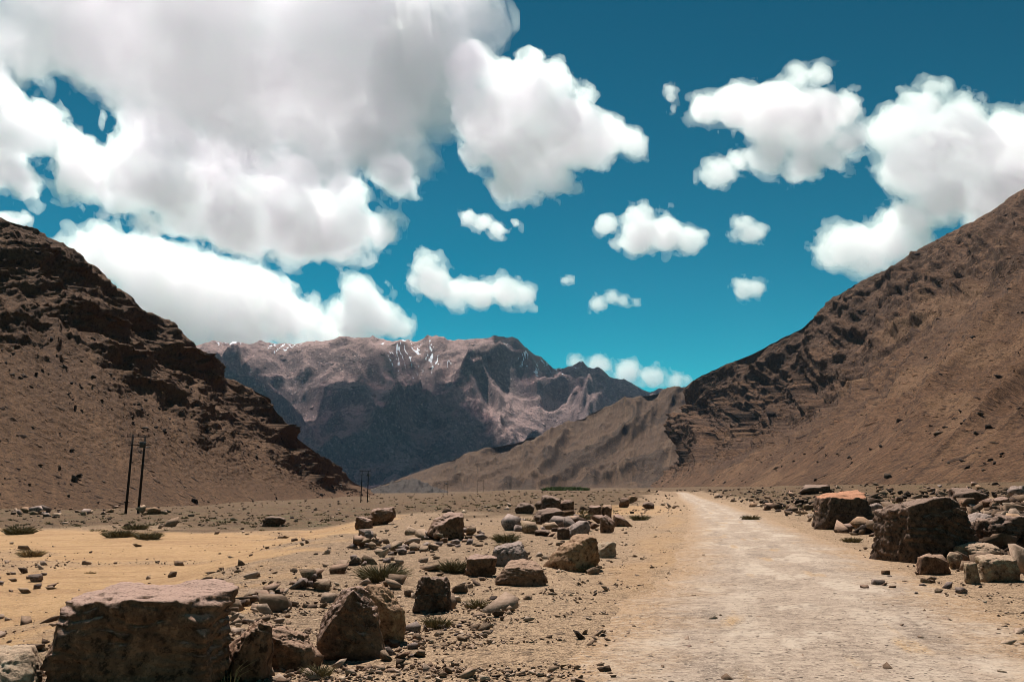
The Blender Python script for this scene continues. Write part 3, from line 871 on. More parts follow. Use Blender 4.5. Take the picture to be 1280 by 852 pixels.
def rock_material(name, c1, c2, dust, dusty_sunlit, scale=1.0, fleck=None):
    m = NT(name)
    c = m.coord('Object')
    rnd = m.n('ObjectInfo').outputs['Random']
    cv = m.n('VectorMath', operation='ADD'); m.link(c, cv.inputs[0])
    cb = m.n('CombineXYZ'); m.link(m.math('MULTIPLY', rnd, 37.0), cb.inputs[0]); m.link(cb.outputs[0], cv.inputs[1])
    c = cv.outputs[0]
    a = m.noise(c, 2.2 * scale, 6, .62); b = m.noise(c, 9 * scale, 6, .68); f = m.noise(c, 40 * scale, 4, .7)
    col = m.mix(m.mapr(a, .32, .68), c1, c2)
    col = m.mix(m.mapr(b, .515, .63), col, tuple(.45 * v for v in c1))
    col = m.mix(m.math('MULTIPLY', m.mapr(b, .475, .38), .6), col, fleck or tuple(min(.6, 1.5 * v) for v in c2))
    nz = m.n('SeparateXYZ'); m.link(m.n('NewGeometry').outputs['Normal'], nz.inputs[0])
    up = m.math('ADD', nz.outputs[2], m.math('SUBTRACT', m.math('MULTIPLY', b, .7), .35))
    col = m.mix(m.math('MULTIPLY', m.mapr(up, .45, .85), dusty_sunlit), col, dust)  # upward faces coloured paler: dust plus painted sunlight on the tops
    tone = m.mix(m.math('MULTIPLY', rnd, .5), (1, 1, 1), (.72, .70, .68))
    col = m.mix(1.0, col, tone, 'MULTIPLY')
    col = m.mix(m.math('MULTIPLY', m.mapr(f, .515, .61), .5), col, tuple(.5 * v for v in c1))
    m.base(col, (.74, .67, .63))
    m.b.inputs['Roughness'].default_value = .85
    m.normal(m.bump(f, .012 / scale, .8, m.bump(b, .05 / scale, .8)))
    return m.m

def stuff_material(name, tones, scale=20.0, gain=None):
    m = NT(name)
    t = m.attr('tone')
    col = m.ramp(t, [(k / (len(tones) - 1), c) for k, c in enumerate(tones)])
    n = m.noise(m.coord('Object'), scale, 4, .6)
    col = m.mix(m.mapr(n, .35, .65), m.mix(1.0, col, (.72, .70, .68), 'MULTIPLY'), col)
    m.base(col, (.92, .82, .74) if gain is None else gain)
    m.normal(m.bump(n, .3 / scale, .6))
    return m.m

MR = {}
def materials():
    MR['dark'] = rock_material('dark_rock', (.16, .10, .066), (.31, .192, .12), (.58, .42, .34), .95)
    MR['black'] = rock_material('black_rock', (.105, .071, .051), (.21, .138, .096), (.46, .345, .275), .75)
    MR['redtop'] = rock_material('red_capped_rock', (.10, .068, .049), (.19, .128, .088), (.66, .34, .20), .97)
    MR['brown'] = rock_material('brown_rock', (.17, .10, .062), (.33, .205, .13), (.62, .44, .32), .8)
    MR['orange'] = rock_material('orange_rock', (.27, .155, .083), (.47, .30, .175), (.62, .43, .28), .7)
    MR['grey'] = rock_material('grey_rock', (.22, .18, .155), (.38, .31, .275), (.60, .49, .43), .7)
    MR['tan'] = rock_material('tan_rock', (.30, .21, .135), (.50, .37, .245), (.66, .50, .36), .7)
    MR['pale'] = rock_material('pale_rock', (.42, .315, .21), (.58, .455, .32), (.64, .51, .37), .5)

BLOCK = [(1, .06, -.02, .92), (-1, .1, .12, .9), (.05, -1, .10, .9), (0, 1, .1, .9), (.03, -.20, 1, .84), (0, 0, -1, 1), (-.7, -.7, .15, 1.1), (.75, -.6, .1, 1.15)]
SLAB = [(1, .1, .3, .9), (-1, .1, .35, .9), (.1, -1, .2, .88), (0, 1, .3, .9), (-.16, -.40, 1, .62), (0, 0, -1, 1), (.7, -.7, .2, 1.02), (-.6, -.7, .3, 1.05)]
TILT_L = [(1, .1, .05, .85), (-.52, -.36, .80, .60), (.1, -1, .12, .85), (0, 1, .2, .9), (.25, .1, 1, .9), (0, 0, -1, 1), (-.8, -.6, .3, .95), (.6, -.75, .1, 1.0)]      # top falls to the left
TILT_R = [(-1, .1, .05, .85), (.46, -.38, .80, .60), (.1, -1, .12, .85), (0, 1, .2, .9), (-.25, .1, 1, .9), (0, 0, -1, 1), (.8, -.6, .3, .95), (-.6, -.75, .1, 1.0)]
STUMP = [(1, 0, .12, .9), (-1, 0, .10, .9), (0, -1, .08, .85), (0, 1, .1, .9), (0, .06, 1, .92), (0, 0, -1, 1), (-.7, -.7, .25, 1.0), (.7, -.7, .25, 1.0), (.6, 0, .8, 1.12), (-.6, 0, .8, 1.15)]
SHAPES = {'block': BLOCK, 'slab': SLAB, 'tilt_left': TILT_L, 'tilt_right': TILT_R, 'stump': STUMP, 'random': None}

def place_rock(x0, x1, yt, yb, shape, mat, label, seed, depth=.8, sub=4, rough=.05, strata=.02, name='boulder', p=18, sunk=.12, group=None, rotz=0.0):
    cx = (x0 + x1) / 2
    g = p2g(cx, yb)
    Y = g[1]
    for _ in range(3):
        wid = (x1 - x0) / F * Y
        dep = wid * depth
        Y = g[1] + dep * .42
    X = ray(cx, yb)[0] * Y
    zg = float(ground_z(X, Y))
    top = at(cx, yt, Y + dep * .12)[2]
    h = max(top - zg, .06)
    P, Fc = rock_shape(seed, sub, SHAPES[shape] if isinstance(shape, str) else shape, rough, p, strata=strata)
    hz = h * (1 + sunk) / 2
    V = P * np.array([wid / 2, dep / 2, hz])
    V[:, 2] += hz - h * sunk
    ob = mesh_obj(name, V, Fc, MR[mat], smooth=sub >= 3)
    ob.location = (X, Y, zg); ob.rotation_euler[2] = rotz
    tag(ob, label, 'boulder' if name == 'boulder' else 'stone', group)
    return ob

HERO_BLOCK = [(1, -.05, .02, .93), (-1, -.25, .20, .93), (.03, -1, .06, .90), (0, 1, .1, .9), (-.09, -.07, 1, .86), (0, 0, -1, 1), (-.85, -.55, .5, 1.03), (.8, -.6, 0, 1.22)]
WEDGE = [(.55, -.62, .30, .72), (-.75, -.35, .62, .66), (.1, -1, .05, .82), (.3, 1, .55, .7), (-1, 0, .15, .88), (1, .0, .25, .9), (0, 0, 1, .95), (0, 0, -1, 1), (.75, -.25, .62, .78)]
BIG_RIGHT = [(-1, -.35, .03, .92), (.12, -1, .16, .80), (1, -.2, .38, .85), (0, 1, .2, .9), (-.20, .04, 1, .86), (.30, .05, 1, .98), (0, 0, -1, 1), (.72, -.5, .5, .98)]

def build_boulders():
    R = place_rock
    R(58, 286, 726, 872, HERO_BLOCK, 'dark', 'large dark block with a flat pale top, part dust and part painted sunlight, biggest boulder beside the yellow sand', 101, .72, 6, .035, .022, p=30, rotz=-.06)
    R(-60, 50, 806, 890, 'slab', 'pale', 'pale cream slab of rock lying beside the large dark flat topped block', 102, .9, 5, .05, .03)
    R(272, 338, 772, 852, 'tilt_left', 'brown', 'orange brown rock wedged against the road side of the large dark flat topped block', 103, .9, 5, .07, .03)
    R(322, 400, 780, 838, 'tilt_right', 'brown', 'low brown rock with a hollowed pale top next to the ridge backed boulder', 104, .85, 5, .08, .03)
    R(398, 484, 730, 824, WEDGE, 'dark', 'big ridge backed boulder with a dark front and pinkish sloping face', 105, .95, 6, .045, .02, p=26)
    R(452, 506, 727, 806, 'tilt_right', 'orange', 'yellowish slab leaning on the back of the ridge backed boulder', 106, .9, 5, .06, .03)
    R(446, 469, 796, 823, 'tilt_right', 'tan', 'small pale pointed stone at the foot of the ridge backed boulder', 107, .8, 4, .05, .0, name='stone')
    R(514, 565, 718, 766, 'stump', 'black', 'blackish stump shaped boulder standing beside the ridge backed boulder', 108, .85, 5, .09, .03)
    R(533, 580, 639, 675, TILT_L, 'dark', 'pale topped boulder with one dark face, standing alone beyond the stone heap', 109, 1.0, 5, .05, .02, p=26)
    R(581, 622, 692, 721, 'block', 'dark', 'dark block with a pale flat top beside the grey domed slab', 110, .9, 5, .06, .03)
    R(611, 664, 676, 708, 'slab', 'grey', 'grey domed slab lying behind the reddish slab', 111, .9, 5, .06, .0, p=9)
    R(620, 684, 698, 732, 'slab', 'brown', 'reddish flat slab sloping toward the road', 112, .8, 5, .05, .03)
    R(678, 748, 666, 714, 'tilt_left', 'orange', 'orange tilted slab with a shadowed edge toward the road', 113, .85, 5, .05, .03)
    R(740, 770, 676, 697, 'tilt_left', 'pale', 'whitish rock next to the orange tilted slab', 114, .9, 4, .08, .0)
    R(696, 713, 658, 674, 'stump', 'black', 'small black round boulder behind the orange tilted slab', 115, .9, 4, .08)
    R(705, 737, 650, 671, 'tilt_left', 'grey', 'pale topped rock leaning over the small black boulder', 116, .9, 4, .06)
    R(750, 770, 643, 666, 'tilt_right', 'dark', 'dark pointed boulder beside the split block', 117, .9, 4, .06)
    R(735, 752, 631, 648, 'block', 'dark', 'dark half of the split block', 118, .9, 4, .05)
    R(752, 765, 630, 648, 'block', 'brown', 'brown half of the split block', 119, 1.0, 4, .05)
    R(766, 792, 642, 658, 'tilt_right', 'dark', 'dark low slab on the road side of the split block', 120, .9, 4, .06)
    R(669, 702, 618, 641, 'random', 'black', 'tall black boulder on the skyline of the stony strip', 121, .9, 4, .09)
    R(666, 706, 634, 655, 'slab', 'black', 'wide black slab at the foot of the tall black boulder', 122, .9, 4, .08)
    R(643, 668, 628, 642, 'random', 'black', 'small black boulder on the sand side of the tall black boulder', 123, .9, 4, .08)
    R(699, 718, 624, 640, 'random', 'dark', 'dark rounded boulder on the road side of the tall black boulder', 124, .9, 4, .08)
    R(460, 494, 633, 656, 'random', 'dark', 'dark brown boulder at the far edge of the yellow sand', 125, .9, 4, .1)
    R(444, 466, 645, 661, 'tilt_right', 'dark', 'small boulder with a pale face beside the dark brown boulder', 126, .9, 4, .08)
    R(328, 356, 644, 658, 'random', 'black', 'flat black boulder where the yellow sand meets the scrub', 127, .9, 4, .1)
    R(774, 787, 622, 634, 'random', 'dark', 'dark boulder near the road bend', 128, .9, 3, .08)
    R(784, 797, 619, 629, 'random', 'orange', 'orange boulder touching the dark one near the road bend', 129, .9, 3, .08)
    R(803, 818, 627, 636, 'random', 'black', 'black low boulder at the road edge far along', 130, .9, 3, .08)
    R(1013, 1087, 612, 661, BLOCK, 'redtop', 'big dark boulder with a bright orange red flat top', 131, .9, 5, .05, .02, p=24)
    R(1096, 1222, 620, 703, BIG_RIGHT, 'black', 'huge nearly black boulder with a slanting top at the road edge', 132, .8, 6, .05, .025, p=26)
    R(1222, 1296, 643, 692, 'stump', 'black', 'black boulder behind the tan rocks, beside the huge nearly black one', 133, .9, 5, .08, .03)
    R(1204, 1240, 640, 674, 'tilt_left', 'grey', 'grey slab leaning between the two black boulders', 134, .9, 4, .05)
    R(1147, 1184, 691, 718, 'block', 'brown', 'brown brick shaped rock in front of the huge nearly black boulder', 135, .8, 4, .05, .02)
    R(1183, 1203, 689, 711, 'random', 'tan', 'small round tan rock next to the brown brick shaped rock', 136, .9, 4, .05)
    R(1199, 1247, 677, 703, 'random', 'tan', 'rounded tan rock in front of the black boulder', 137, .9, 5, .06)
    R(1219, 1270, 692, 727, 'block', 'tan', 'chunky tan block with a dark end, largest of the tan rocks', 138, .8, 5, .06, .03)
    R(1262, 1300, 688, 713, 'random', 'pale', 'cream rock beside the chunky tan block', 139, .9, 4, .06)
    R(1206, 1224, 702, 730, 'stump', 'tan', 'upright narrow tan stone leaning on the chunky tan block', 140, .8, 4, .04, name='stone')
    R(1184, 1236, 609, 634, 'slab', 'black', 'long dark slab behind the huge nearly black boulder', 141, .7, 4, .07, .03)
    R(1238, 1262, 620, 634, 'slab', 'dark', 'flat dark slab on the rubble bank', 142, .8, 4, .06)
    R(998, 1042, 605, 617, 'slab', 'black', 'flat black slab behind the orange topped boulder', 143, .7, 4, .07)
    R(1262, 1290, 606, 626, 'random', 'grey', 'lilac grey boulder high on the rubble bank', 144, .9, 4, .08)
    R(1086, 1104, 628, 645, 'random', 'grey', 'grey boulder between the orange topped and the huge black boulder', 145, .9, 4, .08)
    R(1345, 1450, 640, 712, 'block', 'dark', 'dark block beyond the tan rocks', 146, .9, 4, .06)
    R(-190, -80, 745, 820, 'tilt_right', 'brown', 'brown boulder on the yellow sand', 147, .9, 4, .06)

_variants = {}
def hull_stone(seed, n):
    """sharp broken stone: convex hull of points strewn near the faces of a box"""
    rng = np.random.default_rng(seed)
    P = rng.uniform(-1, 1, (n, 3))
    P /= np.maximum(np.abs(P).max(1, keepdims=True), 1e-6) ** rng.uniform(.6, 1.0, (n, 1))
    P *= np.array([1, rng.uniform(.7, 1), rng.uniform(.6, 1)])
    sh = rng.normal(0, .25, 3); P[:, 0] += P[:, 2] * sh[0]; P[:, 1] += P[:, 2] * sh[1]
    bm = bmesh.new()
    for q in P: bm.verts.new(q)
    bmesh.ops.convex_hull(bm, input=bm.verts)
    bmesh.ops.delete(bm, geom=[v for v in bm.verts if not v.link_faces], context='VERTS')
    bmesh.ops.triangulate(bm, faces=bm.faces)
    bmesh.ops.recalc_face_normals(bm, faces=bm.faces)
    bm.verts.index_update()
    V = np.array([v.co[:] for v in bm.verts]); Fc = np.array([[v.index for v in f.verts] for f in bm.faces], dtype=np.int32)
    bm.free()
    lo, hi = V.min(0), V.max(0)
    return (V - (lo + hi) / 2) / ((hi - lo) / 2), Fc

def stone_variants(sub, n):
    if (sub, n) not in _variants:
        _variants[(sub, n)] = [hull_stone(1000 + k + 50 * sub, {1: 7, 2: 9, 3: 14}[sub]) for k in range(n)]
    return _variants[(sub, n)]

def p2g_many(px, py):
    x = (px - CX) / F; y = (CY - py) / F
    c, s_ = math.cos(PITCH), math.sin(PITCH)
    dy = c - y * s_; dx = x / dy; dz = (s_ + y * c) / dy
    z = np.zeros_like(px)
    for _ in range(14):
        Y = np.clip((z - CH) / np.minimum(dz, -1e-4), 1.0, 900)
        z = .5 * z + .5 * ground_z(dx * Y, Y, False)
    return dx * Y, Y

def scatter_stuff(name, X, Y, Z, size, mat, tone, sub, label, seed, flat=.65, sink=.25):
    rng = np.random.default_rng(seed)
    var = stone_variants(sub, 14)
    n = len(X)
    which = rng.integers(0, len(var), n)
    VV, FF, TT, off = [], [], [], 0
    for k, (base, Fc) in enumerate(var):
        w = np.nonzero(which == k)[0]; m_ = len(w); nv = len(base)
        if not m_: continue
        sc3 = np.stack([rng.uniform(.75, 1.3, m_), rng.uniform(.75, 1.3, m_), rng.uniform(.45, 1.0, m_) * flat * 1.4], -1) * (size[w] / 2)[:, None]
        V = base[None] * sc3[:, None, :]
        a = rng.uniform(0, 6.283, m_); ca, sa = np.cos(a)[:, None], np.sin(a)[:, None]
        W = np.empty_like(V)
        W[..., 0] = V[..., 0] * ca - V[..., 1] * sa + X[w][:, None]
        W[..., 1] = V[..., 0] * sa + V[..., 1] * ca + Y[w][:, None]
        W[..., 2] = V[..., 2] + V[..., 0] * rng.normal(0, .25, (m_, 1)) + (Z[w] + sc3[:, 2] * (1 - 2 * sink))[:, None]
        VV.append(W.reshape(-1, 3)); FF.append((Fc[None] + (np.arange(m_) * nv)[:, None, None]).reshape(-1, 3) + off)
        TT.append(np.repeat(tone[w], nv)); off += m_ * nv
    ob = mesh_obj(name, np.concatenate(VV), np.concatenate(FF), mat, smooth=False)
    attr(ob, 'tone', np.concatenate(TT))
    ob['kind'] = 'stuff'; ob['label'] = label
    return ob

STONE_TONES = [(.045, .033, .026), (.13, .09, .062), (.22, .16, .115), (.30, .225, .165), (.36, .29, .235), (.50, .41, .32)]

def zone_density(X, Y):
    off = X - road_x(Y)
    edge = -4.6 - 0.05 * np.clip(Y, 0, 120)
    left_strip = sstep(-9.5, -5.2, off) * 0 + sstep(-1.5, 1.0, X - edge) * sstep(-3.0, -4.6, off)
    right_strip = sstep(3.2, 5.0, off)
    sandn = sstep(.12, .45, fbm2(X * .13, Y * .13, 4, 81))
    sand = (X < edge) * (Y < 62)
    far = (Y > 62) * (off < 0)
    road = sstep(3.0, 2.0, np.abs(off))
    return left_strip, right_strip, sand * (.06 + .9 * sandn), far * .8, road

def build_stuff():
    rng = np.random.default_rng(5)
    mat = stuff_material('loose_stone', STONE_TONES, 14)
    # medium stones, image-dense
    n = 60000
    px = rng.uniform(-260, 1540, n); py = 612 + (rng.random(n) ** 1.35) * 300
    X, Y = p2g_many(px, py)
    l, r, s, f, rd = zone_density(X, Y)
    cl = sstep(-.25, .45, fbm2(X * .35, Y * .35, 3, 301))
    dens = (l * .07 * cl + r * (.62 * sstep(14, 26, Y) + .08) * (.3 + .7 * cl) + s * .05 + f * .42 * cl) * (1 - rd)
    keep = rng.random(n) < dens
    X, Y = X[keep], Y[keep]
    size = np.exp(rng.normal(math.log(.15), .5, len(X)))
    off = X - road_x(Y)
    size *= np.where(off > 3.2, 1.9, 1.0)
    size = np.clip(np.maximum(size, 2.6 * Y / F), .05, .9)
    size = np.where(Y < 14, np.minimum(size, .16), size)
    tone = np.clip(rng.normal(.55, .27, len(X)) - .20 * (off > 3) - .12 * (Y > 60), 0, 1)
    scatter_stuff('loose_stones', X, Y, ground_z(X, Y), size, mat, tone, 2, 'loose angular stones strewn along both sides of the road', 6)
    print('stones', len(X))
    # pebbles
    n = 70000
    px = rng.uniform(-200, 1480, n); py = 622 + rng.random(n) ** .9 * 300
    X, Y = p2g_many(px, py)
    l, r, s, f, rd = zone_density(X, Y)
    cl = sstep(-.35, .5, fbm2(X * .8, Y * .8, 3, 305))
    sh = sstep(5.5, 3.5, np.abs(X - road_x(Y)))
    dens = np.clip(.42 * l * cl + .9 * r * cl + .55 * s + .4 * f + sh * .4 * cl, 0, 1) * (1 - .6 * rd)
    keep = rng.random(n) < dens
    X, Y = X[keep], Y[keep]
    size = np.exp(rng.normal(math.log(.032), .5, len(X)))
    size = np.clip(np.maximum(size, 1.3 * Y / F), .012, .3)
    tone = np.clip(rng.normal(.6, .27, len(X)), 0, 1)
    scatter_stuff('gravel', X, Y, ground_z(X, Y), size, mat, tone, 1, 'small pebbles and gravel strewn over the ground', 7, sink=.2)
    print('pebbles', len(X))

def slope_debris(P, nback, n, smin, smax, seed, name, label, vlo, vhi, tones):
    rng = np.random.default_rng(seed)
    nu, nt = P.shape[:2]
    u = rng.uniform(0, nu - 2, n); v = nback + (vlo + (vhi - vlo) * rng.random(n)) * (nt - nback - 2)
    i, j = u.astype(int), v.astype(int); fu, fv = (u - i)[:, None], (v - j)[:, None]
    Q = (P[i, j] * (1 - fu) + P[i + 1, j] * fu) * (1 - fv) + (P[i, j + 1] * (1 - fu) + P[i + 1, j + 1] * fu) * fv
    cl = fbm2(Q[:, 0] / 40, Q[:, 1] / 60, 3, seed)
    k = rng.random(n) < sstep(-.3, .5, cl)
    Q = Q[k]
    size = smin * (smax / smin) ** (rng.random(len(Q)) ** 2.2)
    scatter_stuff(name, Q[:, 0], Q[:, 1], Q[:, 2], size, stuff_material(name + '_rock', tones, 1.5, (1, 1, 1)), rng.random(len(Q)) , 1, label, seed + 1, sink=.3)

def stone_cluster(proto, spots, label, group, seed, smin, smax):
    """single stones, each an object of its own; meshes shared"""
    rng = np.random.default_rng(seed)
    for (x, y, lift) in spots:
        o = proto[rng.integers(0, len(proto))].copy()
        COL.objects.link(o)
        s_ = smin * (smax / smin) ** (rng.random() ** 1.6)
        o.scale = (s_ * rng.uniform(.8, 1.25), s_ * rng.uniform(.8, 1.2), s_ * rng.uniform(.5, .85))
        o.rotation_euler = (rng.normal(0, .12), rng.normal(0, .12), rng.uniform(0, 6.28))
        o.location = (x, y, float(ground_z(x, y)) + lift + o.scale[2] * .28)
        tag(o, label, 'stone', group)

def build_stones():
    proto = []
    mats = ['grey', 'tan', 'brown', 'grey', 'dark', 'tan', 'brown', 'black', 'grey', 'orange']
    for k, mt in enumerate(mats):
        P, Fc = hull_stone(500 + k, 10)
        ob = mesh_obj('stone', P * .5, Fc, MR[mt], smooth=False)
        proto.append(ob)
    rng = np.random.default_rng(77)
    def blob(px, py, wx, wy, n, heap=0.0):
        out = []
        for _ in range(n):
            a, r = rng.uniform(0, 6.28), math.sqrt(rng.random())
            g = p2g(px + wx * r * math.cos(a), py + wy * r * math.sin(a))
            out.append((g[0], g[1], heap * (1 - r) ** 1.0))
        return out
    def line(pts, n, jit):
        out = []
        for _ in range(n):
            t = rng.random() * (len(pts) - 1); i = int(t); f = t - i
            g = p2g(pts[i][0] * (1 - f) + pts[i + 1][0] * f + rng.normal(0, jit), pts[i][1] * (1 - f) + pts[i + 1][1] * f + rng.normal(0, jit * .45))
            out.append((g[0], g[1], 0.0))
        return out
    light = [proto[i] for i in (0, 1, 3, 5, 8, 2)]
    stone_cluster(light, blob(456, 683, 22, 3.5, 26, .34), 'grey stone in the low cairn heap standing on the yellow sand', 'stones of the cairn heap', 1, .22, .5)
    stone_cluster(light, blob(388, 733, 20, 6, 14, .12), 'pale stone in the small pile where sand meets gravel', 'stones of the small pale pile', 2, .15, .38)
    stone_cluster(light, line([(415, 718), (450, 704), (500, 690), (545, 684), (600, 676)], 46, 6), 'pale stone in the row dividing sand from stony strip', 'stones of the dividing row', 3, .16, .45)
    stone_cluster(light, line([(325, 748), (350, 742), (330, 752), (290, 756)], 10, 5), 'pale flat stone lying on bare sand beside the small pile', 'flat stones on the sand', 4, .12, .3)
    stone_cluster(light, blob(560, 668, 45, 9, 26, .1), 'brown stone on the mound before the pale topped boulder', 'stones of the mound', 5, .2, .6)
    stone_cluster(proto, blob(690, 655, 60, 16, 40), 'rough stone scattered among the roadside boulders', 'stones among the roadside boulders', 6, .3, .9)
    stone_cluster(light, blob(470, 815, 60, 22, 22), 'small stone scattered round the ridge backed boulder', 'stones round the ridge backed boulder', 7, .05, .16)
    stone_cluster(light, blob(560, 785, 60, 16, 14), 'small stone on the gravel near the stump shaped boulder', 'stones near the stump shaped boulder', 8, .06, .2)
    stone_cluster(light, blob(40, 728, 50, 14, 16), 'grey stone in the stony patch amid yellow sand', 'stones of the sandy stony patch', 9, .12, .36)
    stone_cluster(proto, line([(5, 640), (60, 641), (120, 642), (175, 640), (215, 645)], 34, 6), 'rock in the rough row below the power poles', 'rocks below the power poles', 10, .5, 1.6)
    # right bank rubble
    sp = []
    while len(sp) < 120:
        px = rng.uniform(905, 1290); py = rng.uniform(606, 672)
        g = p2g(px, py)
        if g[1] > 22 and g[0] - road_x(g[1]) > 3.6: sp.append((g[0], g[1], 0))
    stone_cluster([proto[i] for i in (2, 4, 6, 7, 9, 4, 7, 0)], sp, 'angular rock in the rubble field between the road and the long scree mountain', 'rubble between road and scree mountain', 11, .25, .95)
    stone_cluster(light, blob(1150, 730, 90, 14, 22), 'small angular stone in front of the tan rocks', 'stones in front of the tan rocks', 12, .07, .24)
    g = p2g(861, 811)
    stone_cluster([proto[4]], [(g[0], g[1], 0)], 'lone dark stone lying on the road surface', None, 13, .09, .10)
    for o in proto: bpy.data.objects.remove(o)

# ------------------------------------------------------------------ plants
def leaf_material(name, c1, c2):
    m = NT(name)
    t = m.attr('tone')
    m.base(m.mix(t, c1, c2))
    m.b.inputs['Roughness'].default_value = .8
    return m.m

def blades(rng, n, rad, h, w, spread, curve):
    a = rng.uniform(0, 6.283, n); r = rad * np.sqrt(rng.random(n)) * .55
    base = np.stack([r * np.cos(a), r * np.sin(a), np.zeros(n) - .02], -1)
    lean = spread * (r / (rad * .55) * .7 + .3 * rng.random(n)) ; b = a + rng.normal(0, .6, n)
    L = h * rng.uniform(.5, 1.0, n)
    d = np.stack([np.cos(b) * np.sin(lean), np.sin(b) * np.sin(lean), np.cos(lean)], -1)
    side = np.stack([-np.sin(b), np.cos(b), np.zeros(n)], -1)
    tw = rng.uniform(0, 6.28, n)
    side = side * np.cos(tw)[:, None] + np.cross(d, side) * np.sin(tw)[:, None]
    mid = base + d * (L * .55)[:, None]
    out = np.stack([np.cos(b), np.sin(b), -.5 * np.ones(n)], -1)
    tip = base + d * L[:, None] + out * (L * curve * rng.random(n))[:, None]
    W = (w * rng.uniform(.6, 1.3, n))[:, None]
    V = np.stack([base - side * W * .5, base + side * W * .5, mid + side * W * .45, mid - side * W * .45, tip + side * W * .1, tip - side * W * .1], 1)
    Fc = np.array([[0, 1, 2, 3], [3, 2, 4, 5]])
    faces = (Fc[None] + (np.arange(n) * 6)[:, None, None]).reshape(-1, 4)
    return V.reshape(-1, 3), faces, np.repeat(rng.random(n), 6)

def build_plants():
    ML = {'green': leaf_material('green_leaves', (.075, .068, .03), (.24, .195, .10)),
          'olive': leaf_material('olive_leaves', (.09, .075, .03), (.25, .195, .095)),
          'dry': leaf_material('dry_straw', (.20, .135, .06), (.42, .32, .165)),
          'stem': leaf_material('woody_stem', (.10, .07, .045), (.19, .14, .09))}
    def shrub(x0, x1, yt, yb, kind, label, seed, n=420, spread=1.1, stems=True, name='shrub', cat='shrub', group=None):
        rng = np.random.default_rng(seed)
        g = p2g((x0 + x1) / 2, yb); Yc = g[1] + .1
        wid = (x1 - x0) / F * Yc; h = (yb - yt) / F * Yc
        root = bpy.data.objects.new(name, None); COL.objects.link(root)
        root.location = (g[0], Yc + wid * .3, float(ground_z(g[0], Yc + wid * .3)))
        root.empty_display_size = .1
        bw = max(.006, 1.1 * Yc / F)
        V, Fc, t = blades(rng, int(n * .8), wid * .68, h * .92, min(bw, .12 * h + .004) * .85, spread, .35)
        o = mesh_obj('foliage', V, Fc, ML[kind], root); attr(o, 'tone', t)
        V, Fc, t = blades(rng, max(8, n // 12), wid * .6, h * .9, bw * .9, spread * .8, .1)
        o = mesh_obj('stems', V, Fc, ML['stem'], root); attr(o, 'tone', t)
        tag(root, label, cat, group)
    shrub(452, 497, 696, 729, 'green', 'dark green bushy shrub growing in the stone row', 1, 900)
    shrub(552, 583, 694, 717, 'green', 'green shrub beside the dark pale topped block', 2, 700)
    shrub(528, 562, 764, 786, 'olive', 'yellow green grass tuft in front of the stump shaped boulder', 3, 420, .9)
    shrub(583, 612, 742, 760, 'olive', 'small olive tuft on the gravel near the stump shaped boulder', 4, 360)
    shrub(625, 650, 671, 688, 'olive', 'olive tuft behind the grey domed slab', 5, 300)
    shrub(722, 748, 703, 716, 'green', 'low green tuft at the foot of the orange tilted slab', 6, 300)
    shrub(660, 678, 716, 728, 'dry', 'straw tuft on the edge of the reddish slab', 7, 200)
    shrub(378, 410, 826, 850, 'olive', 'thin olive tuft below the low brown rock', 8, 300, .9)
    shrub(-2, 36, 652, 668, 'green', 'dark green bush standing alone on the scrub beyond the dry brown bush', 9, 600)
    shrub(124, 164, 658, 672, 'green', 'wide green bush in front of the power poles', 10, 600)
    shrub(166, 196, 660, 674, 'green', 'smaller green bush in front of the power poles', 11, 500)
    shrub(148, 182, 652, 662, 'olive', 'olive bush behind the wide green bush', 12, 400)
    shrub(18, 48, 682, 696, 'dry', 'dry brown bush standing alone on the yellow sand', 13, 400)
    shrub(100, 118, 712, 716, 'dry', 'flat dry tuft on the yellow sand', 14, 120)
    shrub(790, 812, 640, 650, 'green', 'green tuft at the road edge near the split block', 15, 300)
    shrub(715, 742, 638, 649, 'green', 'green bush between the split block and the black slab', 16, 400)
    shrub(640, 668, 644, 656, 'olive', 'olive bush on the sand side of the wide black slab', 17, 400)
    shrub(620, 645, 660, 678, 'olive', 'brown olive bush on the stony strip', 18, 400)
    shrub(50, 70, 790, 850, 'dry', 'thin dry weed with bare stalks beside the large dark block', 19, 46, .5)
    shrub(270, 292, 815, 858, 'dry', 'thin dry weed in front of the orange brown rock', 20, 40, .5)
    shrub(930, 950, 640, 650, 'olive', 'olive grass tuft on the rubble side of the road', 21, 300)
    shrub(1058, 1080, 668, 678, 'olive', 'olive tuft in front of the orange topped boulder', 22, 260)
    shrub(602, 622, 770, 777, 'olive', 'tiny tuft on bare gravel', 23, 140)
    # scattered scrub on the far flats: past counting
    rng = np.random.default_rng(9)
    n = 2600
    px = rng.uniform(-200, 1480, n); py = 614 + rng.random(n) ** 1.2 * 52
    X, Y = p2g_many(px, py)
    off = np.abs(X - road_x(Y) + 1)
    k = (Y > 58) & (off > 6) & (Y < 600) & (rng.random(n) < .7 * sstep(-.2, .4, fbm2(X * .03, Y * .03, 3, 400)))
    X, Y = X[k], Y[k]; Z = ground_z(X, Y)
    Vs, Fs, Ts = [], [], []; c = 0
    for x, y, z in zip(X, Y, Z):
        s_ = max(.35, 3.5 * y / F) * rng.uniform(.6, 1.5)
        V, Fc, t = blades(rng, 16, s_ * .8, s_ * .55, s_ * .16, 1.25, .2)
        Vs.append(V + np.array([x, y, z])); Fs.append(Fc + c); Ts.append(t * .6 + .4 * rng.random()); c += len(V)
    o = mesh_obj('desert_scrub', np.concatenate(Vs), np.concatenate(Fs), ML['olive']); attr(o, 'tone', np.concatenate(Ts))
    o['kind'] = 'stuff'; o['label'] = 'low olive scrub dotted over the far flats'
    # far green thicket
    Vs, Fs, Ts = [], [], []; c = 0
